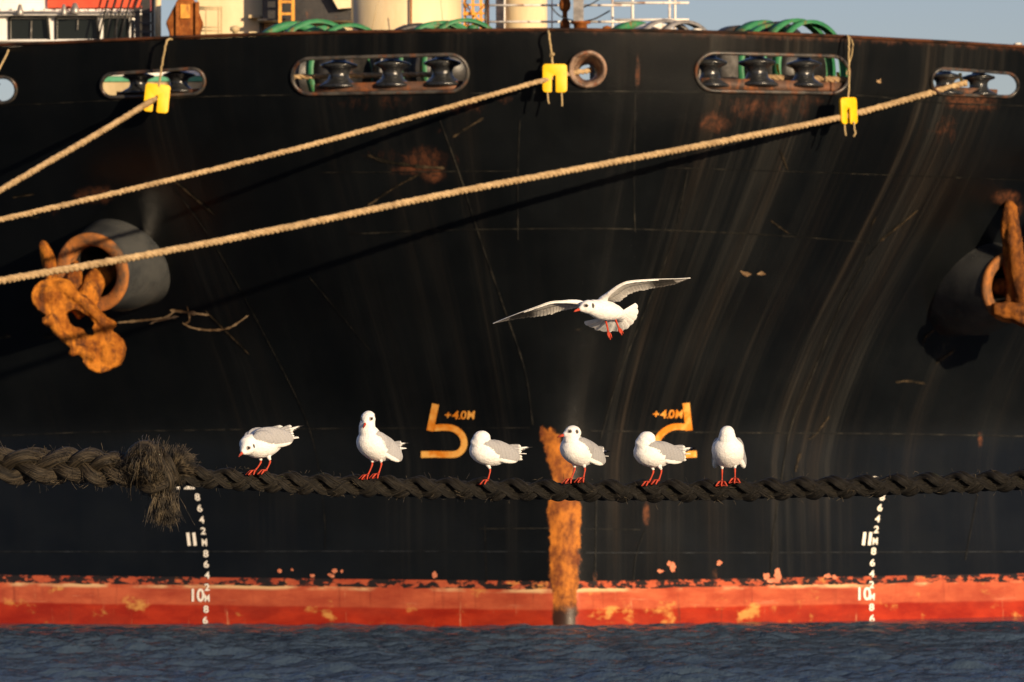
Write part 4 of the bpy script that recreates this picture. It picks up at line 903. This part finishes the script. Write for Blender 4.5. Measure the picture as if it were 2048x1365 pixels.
# ------------------------------------------------------------------ gulls
def gull_mat():
    t = NT('gull_plumage'); c = t.node('ShaderNodeAttribute', attribute_name='Col').outputs['Color']; o = t.obj()
    t.bump(t.math('ADD', t.noise(o, 130, 5, .7), t.math('MULTIPLY', t.noise(o, 40, 3, .6), .8)), .0035, .8)
    v = t.mix(t.math('MULTIPLY', t.ramp(t.noise(o, 90, 5, .7), .35, .75), .16), c, (.30, .28, .25)); 
    return t.set(v, .75, 0, .15)
M['gull'] = gull_mat()
WHT, GRY, BLK = (.80, .79, .77), (.30, .30, .31), (.012, .012, .014)
RED, DRED, DARK = (.44, .045, .018), (.20, .022, .012), (.012, .010, .010)
def ellipsoid(c, r, rot=None, nu=20, nv=12):
    V = [(math.cos(2*PI*i/nu)*math.sin(PI*(j+.0)/nv), math.sin(2*PI*i/nu)*math.sin(PI*j/nv), math.cos(PI*j/nv)) for j in range(nv+1) for i in range(nu)]
    V = np.array(V)*np.array(r)
    if rot is not None: V = V@np.array(rot).T
    F = [(j*nu+i, j*nu+(i+1) % nu, (j+1)*nu+(i+1) % nu, (j+1)*nu+i) for j in range(nv) for i in range(nu)]
    return V+np.array(c), F
def loft(path, ra, rb, n=20):
    """sections perpendicular to a path; ra sideways, rb up"""
    return tube(path, rb, n, True, r2=ra)
def blade(p0, p1, width, thick, side, up, camber=.0, tipr=.35, n=9):
    """a feather: a tapered, round-tipped, slightly cupped blade"""
    p0, p1, side, up = map(lambda a: np.asarray(a, float), (p0, p1, side, up)); V = []; w = np.linspace(0, 1, n)
    for k in w:
        c = p0+(p1-p0)*k+up*camber*4*k*(1-k); wd = width*(.55+.45*min(1, k*3))*(math.sqrt(max(0, 1-((k-1+tipr)/tipr)**2)) if k > 1-tipr else 1); wd = max(wd, .0006)
        V += [c-side*wd/2, c+up*thick*.6, c+side*wd/2, c-up*thick*.6]
    F = [(i*4+j, i*4+(j+1) % 4, (i+1)*4+(j+1) % 4, (i+1)*4+j) for i in range(n-1) for j in range(4)]
    return np.array(V), F+[(0, 1, 2, 3)], np.repeat(w, 4)
def finish_gull(name, core, extra, xf, label, colfun, voxel=.0034, smooth=7):
    """core: parts fused by voxel remesh; extra: thin parts joined to it; one mesh per bird"""
    mb = MB()
    for V, F, c in core: mb.add(V, F)
    me = bpy.data.meshes.new('tmp'); me.from_pydata(np.concatenate(mb.V).tolist(), [], mb.F); ob = bpy.data.objects.new('tmp', me); COL.objects.link(ob)
    md = ob.modifiers.new('r', 'REMESH'); md.mode = 'VOXEL'; md.voxel_size = voxel; md.use_smooth_shade = True
    ms = ob.modifiers.new('s', 'SMOOTH'); ms.factor = .5; ms.iterations = smooth
    m2 = bpy.data.meshes.new_from_object(ob.evaluated_get(DG())); bpy.data.objects.remove(ob)
    V = np.array([v.co[:] for v in m2.vertices]); F = [list(p.vertices) for p in m2.polygons]; MN = m2.vertices
    V = V+np.array([v.normal[:] for v in MN])*np.array([noise.fractal(Vector(v*np.array((38, 60, 60))), 1.0, 2.0, 4) for v in V])[:, None]*.0009
    bpy.data.meshes.remove(m2)
    trees = [BVHTree.FromPolygons([Vector(v) for v in a], f) for a, f, c in core]
    cols = np.zeros((len(V), 3))
    for i, v in enumerate(V):
        b = min(range(len(trees)), key=lambda k: trees[k].find_nearest(Vector(v))[3]); cols[i] = colfun(v, core[b][2])
    out = MB().add(V, F); C = [cols]
    for V, F, c in extra:
        out.add(V, F); C.append(np.broadcast_to(np.asarray(c, float), (len(V), 3)) if np.ndim(c) == 1 else np.asarray(c))
    C = np.concatenate(C); Vb = np.concatenate(out.V); out.V = [xf(Vb)]
    o = out.build(name, M['gull']); a = o.data.color_attributes.new('Col', 'FLOAT_COLOR', 'POINT'); a.data.foreach_set('color', np.c_[C, np.ones(len(C))].astype(np.float32).ravel())
    return props(o, label, 'gull')
def rotm(yaw, pitch=0, roll=0): return np.array(Matrix.Rotation(R(yaw), 3, 'Z')@Matrix.Rotation(R(-pitch), 3, 'Y')@Matrix.Rotation(R(roll), 3, 'X'))

def standing_gull(label, base_px, body_h, yaw, pitch, head, legs, hyaw=0, hpitch=0, tucked=False, wing_lift=0.0, wing_open=0.0, tail_pitch=0, group='gulls standing in a row on the rope', fat=1.0, look='face', neckr=.04, tips=(1, 1), tailw=.05, rear=None):
    """body frame: x forward, y left, z up, origin at the body's centre. yaw turns the bird from facing us towards the left of the photo.
       head: offset of the head's centre in (forward, left, up) after the turn; legs: feet pixels"""
    A = rotm(0, pitch); core = []; extra = []
    tor = [(-.135, .016, .010, .008), (-.115, .012, .026, .020), (-.085, .006, .046, .038), (-.045, .001, .063, .055), (0, 0, .069, .062), (.035, .002, .066, .060), (.062, .006, .053, .049), (.080, .010, .032, .031), (.088, .012, .010, .010)]
    ts_ = resample(np.array(tor), 34); path = np.c_[ts_[:, 0], 0*ts_[:, 0], ts_[:, 1]]@A.T
    core.append((*loft(path, np.clip(ts_[:, 2], .006, 1)*fat, np.clip(ts_[:, 3], .006, 1)*fat, 28), 'body'))
    PV = np.array((-.065, 0, .012)); AR = rotm(0, rear if rear is not None else pitch*.35)
    def rr(p): return A@PV+AR@(np.asarray(p, float)-PV)
    hd = np.array(head, float)
    nb = np.array((.045, 0, .022))@A.T; npth = resample([nb-np.array((.02, 0, .02)), nb+(hd-nb)*.4+np.array((.012, 0, 0)), hd-np.array((0, 0, .004))], 8)
    core.append((*tube(npth, np.linspace(.052, neckr, 8)*np.array([1, 1, 1, .96, .9, .86, .82, .8]), 18), 'neck'))
    HR = rotm(hyaw, hpitch)
    core.append((*ellipsoid(hd, (.040, .0335, .0335), HR), 'head'))
    if not tucked:
        core.append((*ellipsoid(hd+HR@np.array((.026, 0, -.006)), (.022, .019, .018), HR), 'head'))
    tx = lambda p: hd+HR@np.array(p, float)
    # folded wings
    for s in (-1, 1):
        WR = A@rotm(-s*(9+wing_open), 0)@rotm(0, 6+wing_lift*120); c0 = A@np.array((-.040, s*.050*fat, .014+wing_lift))
        core.append((*ellipsoid(c0, (.100, .020, .047), WR), 'wing'))
        core.append((*ellipsoid(A@np.array((.012, s*.050*fat, .018+wing_lift*.7)), (.055, .019, .036), WR), 'wing'))
    core.append((*ellipsoid(A@np.array((-.045, 0, .034+wing_lift*.9)), (.085, .046, .030), A), 'back'))
    tip = A@np.array((-.205, 0, .030+wing_lift*.8))
    for s in (-1, 1):      # tertials and crossed primaries
        for k in range(6):
            p0 = rr((-.06-.006*k, s*(.052-.006*k), .040+wing_lift-.010*k)); p1 = rr((-.165-.004*k, s*(.034-.004*k), .040+wing_lift*1.2-.012*k))
            V, F, w = blade(p0, p1, .024, .003, AR@np.array((0, .45, 1.0)), AR@np.array((0, s, 0)), .004); extra.append((V, F, np.where((w > .86)[:, None], np.array(WHT)*.9, np.array(GRY)*(1.0+.18*(k % 2)))))
        if tips[0 if s < 0 else 1]:
            for k in range(4):
                p0 = rr((-.11, s*.034, .026+wing_lift*.7-.003*k)); p1 = rr((-.248+.022*k, -s*(.012-.002*k), .034+wing_lift*.8-.007*k))
                V, F, w = blade(p0, p1, .015, .003, AR@np.array((0, .5, .8)), AR@np.array((0, s, .1)), .003, .4)
                extra.append((V, F, np.where((w > .78)[:, None], BLK, np.where((w > .6)[:, None], WHT, np.array(WHT)*.9))))
    TP = AR@rotm(0, tail_pitch)
    for k in range(-4, 5):
        p0 = rr((-.105, k*.004, .004)); p1 = p0+TP@np.array((-.098+.0012*k*k, k*tailw*.16, -.004)); V, F, w = blade(p0, p1, .022, .0028, AR@np.array((0, 1., 0)), AR@np.array((0, 0, 1.)), .002, .3)
        extra.append((V, F, WHT))
    core.append((*loft(np.array([rr((-.09, 0, .004)), rr((-.135, 0, .004)), rr((-.170, 0, .003))]), np.array([.034, .028, .016])*1.0, np.array([.024, .013, .006]), 16), 'body'))
    # bill, eyes, ear spots
    if not tucked:
        V, F = tube([tx((.036, 0, -.008)), tx((.050, 0, -.0095)), tx((.066, 0, -.013)), tx((.075, 0, -.0175))], [.0085, .0068, .005, .0015], 10, True, [.0065, .0052, .004, .0012])
        cc = np.repeat(np.array([RED, RED, DRED, DRED]), 10, axis=0); extra.append((V, F, cc))
        for s in (-1, 1): extra.append((*ellipsoid(tx((.0215, s*.0255, .0065)), (.0062, .0052, .0060), HR, 12, 8), DARK))
    # legs in world pixels are solved by the caller's frame
    Y = rotm(-90-yaw)      # body frame -> world, facing us when yaw = 0
    C = P(base_px[0], base_px[1], YG); C[2] += body_h
    Yi = Y.T
    for (hx, hy, hz), (fx, fy), tv in legs:
        foot = Yi@(P(fx, fy, YG-.03)-C); hip = np.array((hx, hy, hz)); knee = hip+(foot-hip)*.30+np.array((-.012, 0, 0))
        extra.append((*tube([hip+np.array((0, 0, .02)), hip, knee-np.array((0, 0, -.006))], [.016, .0105, .0055], 10), WHT))
        extra.append((*tube(resample([hip-np.array((0, 0, .004)), knee, knee+(foot-knee)*.5, foot+np.array((0, 0, .008))], 8), [.0042, .0040, .0050, .0040, .0034, .0034, .0036, .0046], 9), RED))
        toes = []
        for a in (-34, 0, 34):
            dv = rotm(a+tv)@np.array((1., 0, 0)); p2 = foot+dv*.046+np.array((0, 0, -.014)); toes.append(p2); pm = foot+dv*.025+np.array((0, 0, .003))
            extra.append((*tube([foot+np.array((0, 0, .005)), pm, p2], [.0056, .0046, .0026], 8), RED))
        fm = foot+np.array((0, 0, .004)); wv = [fm]+toes+[(toes[0]+toes[1])/2*.75+fm*.25, (toes[1]+toes[2])/2*.75+fm*.25]; wv = np.array(wv)
        V = np.vstack([wv, wv-np.array((0, 0, .003))]); F = [(0, 1, 4), (0, 4, 2), (0, 2, 5), (0, 5, 3), (6, 10, 7), (6, 8, 10), (6, 11, 8), (6, 9, 11), (1, 4, 10, 7), (4, 2, 8, 10), (2, 5, 11, 8), (5, 3, 9, 11)]
        extra.append((V, F, np.array(RED)*.85))
    Ai = A.T; HRi = HR.T; tone = rng.uniform(.85, 1.15)
    def colfun(v, tag):
        b = Ai@v
        if tag in ('head', 'neck'):
            if not tucked:
                h = HRi@(v-hd)
                e = (h[0]+.010)**2/.008**2+(h[2]-.004)**2/.010**2
                if abs(h[1]) > .022 and e < 1: return np.array((.05, .045, .045))
                if abs(h[1]) > .018 and (h[0]-.024)**2/.011**2+(h[2]-.0075)**2/.009**2 < 1: return np.array((.22, .2, .2))
            return np.array(WHT)
        if tag == 'wing':
            e = b[2]-wing_lift
            if e < -.022+.02*np.clip(-b[0]*4, 0, .5): return np.array(WHT)
            row = (b[0]*.9-b[2]*.5)/.017; st_ = ((b[2]+b[0]*.35)/.011+.5*(math.floor(row) % 2)) % 1.0; fr = row % 1.0
            edge = max(0, 1-(fr/.28))*.20+(.10 if st_ < .16 else 0)
            return np.array(GRY)*tone*(1.06-edge)
        if tag == 'back': return np.array(GRY)*tone if b[0] < .01 else np.array(WHT)*.95
        return np.array(WHT)
    return finish_gull('gull', core, extra, lambda V: V@Y.T+C, label, colfun)
LH, RH = .026, -.026
G = standing_gull
G('gull crouching forward with lowered head and raised tail, leftmost on the rope beside the knot', (521, 948), .130, 52, -3, (.090, .026, -.012), [((-.02, -.030, -.055), (511, 944), 10), ((-.03, .022, -.055), (533, 943), -10)], 16, -20, False, .020, 7, -4, neckr=.042, rear=-12, fat=.95)
G('gull standing tall with stretched neck and bill pointing down, second from the left', (747, 954), .142, 38, 30, (.046, .008, .124), [((-.015, -.022, -.058), (736, 953), 0), ((-.02, .024, -.060), (757, 951), 0)], 18, -24, False, .0, 4, -10, rear=-4)
G('gull on one leg with head turned back, in front of the left orange numeral', (975, 966), .138, 54, 14, (.046, .020, .066), [((.0, .004, -.058), (976, 963), 0)], 150, 4, True, .0, 3, -4, neckr=.042, rear=-2, fat=.95)
G('gull looking left with red bill in front of the rusty stem', (1154, 962), .135, 36, 24, (.050, .012, .083), [((-.015, -.026, -.058), (1142, 961), 0), ((-.02, .022, -.060), (1167, 959), 0)], -34, -3, False, .0, 3, -6, rear=2)
G('gull with head turned back in front of the right orange numeral, black wing tip showing', (1304, 968), .137, 54, 12, (.046, .022, .068), [((-.01, -.012, -.058), (1299, 966), 0), ((-.02, .030, -.058), (1318, 963), 0)], 150, 4, True, .0, 3, -6, neckr=.044, rear=-2)
G('gull facing straight out with its face hidden, rightmost on the rope', (1456, 966), .142, 6, 30, (.040, .0, .084), [((-.01, -.028, -.062), (1444, 966), 0), ((-.012, .030, -.062), (1470, 960), 0)], 165, 0, True, .0, 1, 0, neckr=.046, rear=10, fat=1.06)

def flying_gull():
    C = P(1205, 622, YG-.3); YF_ = YG-.3; k = YF_/FPX
    def W(x, y, d=0.0): return P(x, y, YF_+d)-C      # bird stays in world axes, centred on C
    core = []; extra = []
    yaw = 52; fw = np.array((-math.sin(R(yaw)), -math.cos(R(yaw)), .10)); fw /= np.linalg.norm(fw)
    side = np.cross((0, 0, 1), fw); side /= np.linalg.norm(side); up = np.cross(fw, side)
    A = np.stack([fw, side, up], 1)
    tor = [(-.125, -.006, .012, .010), (-.105, -.004, .028, .022), (-.075, -.002, .042, .036), (-.035, 0, .052, .047), (0, 0, .055, .050), (.035, .002, .050, .046), (.060, .006, .042, .039), (.078, .010, .036, .034)]
    o0 = W(1207, 621)
    core.append((*loft(np.array([(x, 0, z) for x, z, a, b in tor])@A.T+o0, np.array([t[2] for t in tor])*.92, np.array([t[3] for t in tor])*.92, 24), 'body'))
    hd = W(1176, 614, -.065); HY = np.array(Matrix(A.tolist()))
    hy = 62; hf = np.array((-math.sin(R(hy)), -math.cos(R(hy)), -.10)); hf /= np.linalg.norm(hf); hs = np.cross((0, 0, 1), hf); hs /= np.linalg.norm(hs); HR = np.stack([hf, hs, np.cross(hf, hs)], 1)
    core.append((*ellipsoid(hd, (.040, .031, .031), HR), 'head')); core.append((*ellipsoid(hd+HR@np.array((.027, 0, -.005)), (.022, .018, .017), HR), 'head'))
    core.append((*tube(resample([hd-HR@np.array((.005, 0, .002)), (hd+o0+A@np.array((.05, 0, .0)))/2, o0+A@np.array((.02, 0, 0))], 8), np.linspace(.029, .045, 8), 18), 'body'))
    V, F = tube([hd+HR@np.array(p) for p in ((.038, 0, -.007), (.052, 0, -.009), (.067, 0, -.0125), (.076, 0, -.017))], [.0085, .0066, .0048, .0014], 10, True, [.0065, .005, .004, .001]); extra.append((V, F, np.repeat(np.array([RED, RED, RED, DRED]), 10, axis=0)))
    for s in (-1, 1): extra.append((*ellipsoid(hd+HR@np.array((.0205, s*.0245, .0055)), (.0062, .0055, .0062), HR, 12, 8), DARK))
    # spread tail
    tips = [(1168, 643), (1175, 652), (1185, 655), (1193, 660), (1204, 662), (1218, 665), (1228, 662), (1237, 663), (1251, 659), (1261, 651), (1269, 642), (1275, 629), (1275, 614), (1271, 606)]
    root = o0+A@np.array((-.085, 0, -.004))
    tp = resample([W(x, y, .19-.10*abs(i/(len(tips)-1)-.5)) for i, (x, y) in enumerate(tips)], 12*9+1); VV = []; CC = []; nc = 12
    for a in range(len(tp)):
        fi = a/9.0; fr = fi % 1.0; f = a/(len(tp)-1)-.5; rnd = math.sqrt(max(0, 1-((fr-.5)/.60)**2)); base = root+np.array((f*.035, .004*abs(f), f*.02))
        for b_ in range(nc+1):
            q = b_/nc; L0 = .90+.13*rnd; pt = base+(tp[a]-base)*q*L0+np.array((0, -.0035*q*(fr-.5)-.012*math.sin(PI*q), 0)); VV.append(pt)
            CC.append(np.array(WHT)*(1-.20*max(0, 1-fr/.13)*min(1, q*2)))
    m3 = nc+1; FF = [(a*m3+b_, a*m3+b_+1, (a+1)*m3+b_+1, (a+1)*m3+b_) for a in range(len(tp)-1) for b_ in range(nc)]; VV = np.array(VV); nV = len(VV)
    extra.append((np.vstack([VV, VV+np.array((0, .0016, 0))]), FF+[tuple(x+nV for x in f[::-1]) for f in FF], np.vstack([CC, CC])))
    core.append((*loft([o0+A@np.array((-.06, 0, -.002)), root+(W(1228, 645, .12)-root)*.25, root+(W(1230, 650, .14)-root)*.6], np.array([.038, .040, .034]), np.array([.030, .022, .008]), 18), 'body'))
    # wings: an arm core along the leading edge, coverts and separate flight feathers behind it
    def wing(lead, trail, dl, dt, flip, n2):
        lead = resample([W(x, y, d) for (x, y), d in zip(lead, dl)], 46); trail = resample([W(x, y, d) for (x, y), d in zip(trail, dt)], 46)
        n = 46; w = np.linspace(0, 1, n)
        core.append((*tube(lead[:30]+(trail-lead)[:30]*.10, np.interp(w[:30], [0, .1, .3, .65], [.024, .012, .007, .004]), 12), 'arm'))
        # coverts sheet: real thickness, covers the front 55 % of the chord
        nv = 9; V = []
        for i in range(n):
            ch = trail[i]-lead[i]; tg = lead[min(i+1, n-1)]-lead[max(i-1, 0)]; nn = np.cross(tg, ch); nn /= np.linalg.norm(nn)+1e-9
            if nn[2] < 0: nn = -nn
            for j in range(nv):
                f = j/(nv-1); th = .009*(1-w[i]*.75)*math.sqrt(max(0, f*(1-f)))*2+.0012
                V.append(lead[i]+ch*f*(.60-.25*w[i])+nn*(.010*math.sin(PI*f*.8)*(1-w[i]*.6)+th/2)); 
            for j in range(nv):
                f = j/(nv-1); th = .009*(1-w[i]*.75)*math.sqrt(max(0, f*(1-f)))*2+.0012
                V.append(lead[i]+ch*f*(.60-.25*w[i])+nn*(.010*math.sin(PI*f*.8)*(1-w[i]*.6)-th/2))
        V = np.array(V); F = []; m2 = 2*nv
        for i in range(n-1):
            for j in range(nv-1): F += [(i*m2+j, i*m2+j+1, (i+1)*m2+j+1, (i+1)*m2+j), (i*m2+nv+j, (i+1)*m2+nv+j, (i+1)*m2+nv+j+1, i*m2+nv+j+1)]
            F += [(i*m2, (i+1)*m2, (i+1)*m2+nv, i*m2+nv), (i*m2+nv-1, i*m2+m2-1, (i+1)*m2+m2-1, (i+1)*m2+nv-1)]
        cc = np.zeros((len(V), 3))
        for i in range(n):
            for j in range(m2):
                f = (j % nv)/(nv-1); g = 1.0 if f < .12 else .80+.10*math.sin(i*2.1+f*9)
                base = np.array(WHT)*g if f < .12 else np.array((.50, .48, .45))*g
                if w[i] > .5 and f > .14: base = base*(max(.10, 1-(w[i]-.5)/.12) if w[i] < .84 else .55)
                cc[i*m2+j] = base
        extra.append((V, F, cc))
        nf, sub = 30, 8; ns = nf*sub; nc = 12; VV = []; CC = []
        ip = lambda arr, q: arr[int(q)]*(1-q % 1)+arr[min(int(q)+1, n-1)]*(q % 1)
        lens = rng.uniform(-.05, .05, nf+2)
        for a in range(ns+1):
            g = min(.999, a/ns); fi = g*nf; fr = fi % 1.0; k_ = int(fi)
            rake = .02+.12*max(0, g-.45)
            tip = math.sqrt(max(0, 1-((fr-.55)/.62)**2))          # rounded feather end
            L0 = 1.0+lens[k_]-.10*(1-tip)*(1.0 if g < .5 else 1.6)
            tg = lead[min(int(g*(n-1))+1, n-1)]-lead[max(int(g*(n-1))-1, 0)]
            for b_ in range(nc+1):
                q = b_/nc; gg = min(.9999, g+rake*q); A0 = ip(lead, g*(n-1)); A1 = ip(trail, gg*(n-1))
                ch = A1-A0; nn = np.cross(tg, ch); nn /= np.linalg.norm(nn)+1e-9
                if nn[2] < 0: nn = -nn
                s0 = .30-.2*g; pt = A0+ch*(s0+(1-s0)*q*L0)+nn*(.006*math.sin(PI*(s0+(1-s0)*q)*.8)*(1-g*.6)-.0022*q*(fr-.5)*(1-g*.5))
                VV.append(pt)
                shaft = 1.0-.22*max(0, 1-fr/.14)-.08*max(0, 1-abs(fr-.55)/.10)
                if g < .50: col = np.array((.50, .48, .45))*shaft*(1.0+.5*max(0, q-.72)/.28)
                elif g < .80:
                    m_ = min(1, (g-.50)/.08); col = (np.array((.50, .48, .45))*(1-m_)+np.array((.040, .037, .034))*m_)*shaft*(1+(1.6 if q > .9 else 0)*m_)
                else: col = np.array((.36, .34, .32))*shaft*(.15 if q > .85 else 1)
                CC.append(col)
        VV = np.array(VV); m3 = nc+1; FF = [(a*m3+b_, a*m3+b_+1, (a+1)*m3+b_+1, (a+1)*m3+b_) for a in range(ns) for b_ in range(nc)]
        off = np.array((0, 0, .0014)); nV = len(VV)
        extra.append((np.vstack([VV, VV+off]), FF+[tuple(x+nV for x in f[::-1]) for f in FF], np.vstack([CC, CC])))
    Ll = [(1172, 612), (1163, 609), (1156, 604), (1142, 602), (1127, 602), (1100, 604), (1072, 614), (1042, 625), (1014, 636), (986, 648)]
    Lt = [(1176, 620), (1158, 618), (1148, 619), (1138, 621), (1120, 624), (1104, 630), (1074, 634.5), (1046, 638), (1024, 641.5), (989, 648.6)]
    wing(Ll, Lt, [-.01, -.02, -.04, -.07, -.09, -.11, -.10, -.07, -.02, .04], [.07, .08, .075, .06, .05, .03, .03, .04, .05, .05], -1, 0)
    Rl = [(1203, 604), (1207, 596.6), (1218, 584), (1239, 569), (1261, 562), (1304, 559), (1347, 558), (1381, 557)]
    Rt = [(1215, 612), (1218, 606), (1230, 606.5), (1244, 602), (1262, 589), (1297, 580), (1344, 571.5), (1380, 558.5)]
    wing(Rl, Rt, [-.02, -.04, -.07, -.10, -.10, -.06, .0, .07], [.06, .07, .07, .05, .03, .03, .05, .08], 1, 0)
    # dangling legs
    for pts in ([(1211, 641, .03), (1214, 652, .03), (1216, 663, .03), (1221, 680, .02)], [(1229, 634, .03), (1233, 645, .03), (1237, 655, .03), (1244, 671, .02)]):
        q = [W(*p) for p in pts]; extra.append((*tube(resample(q[:3], 6), [.0046, .0044, .0044, .0040, .0040, .0046], 9), RED))
        for e in (-1, 0, 1):
            p1 = q[3]+np.array((e*.006, e*.006, abs(e)*.008)); extra.append((*tube([q[2], (q[2]+p1)/2+np.array((e*.004, -.003, 0)), p1], [.0040, .0036, .0020], 8), RED))
        extra.append((*tube([q[2], (q[2]+q[3])/2, q[3]+np.array((0, 0, .01))], [.003, .006, .002], 8, True, [.002, .002, .001]), RED))
    HRi = HR.T
    def colfun(v, tag):
        if tag == 'head':
            h = HRi@(v-hd)
            if abs(h[1]) > .018 and (h[0]+.011)**2/.0075**2+(h[2]-.003)**2/.012**2 < 1: return np.array((.05, .045, .045))
            if abs(h[1]) > .016 and (h[0]-.022)**2/.010**2+(h[2]-.006)**2/.0085**2 < 1: return np.array((.25, .23, .22))
        return np.array(WHT)
    finish_gull('gull', core, extra, lambda V: V+C, 'gull flying with spread wings, fanned tail and dangling red legs above the others', colfun, .0032, 6)
flying_gull()
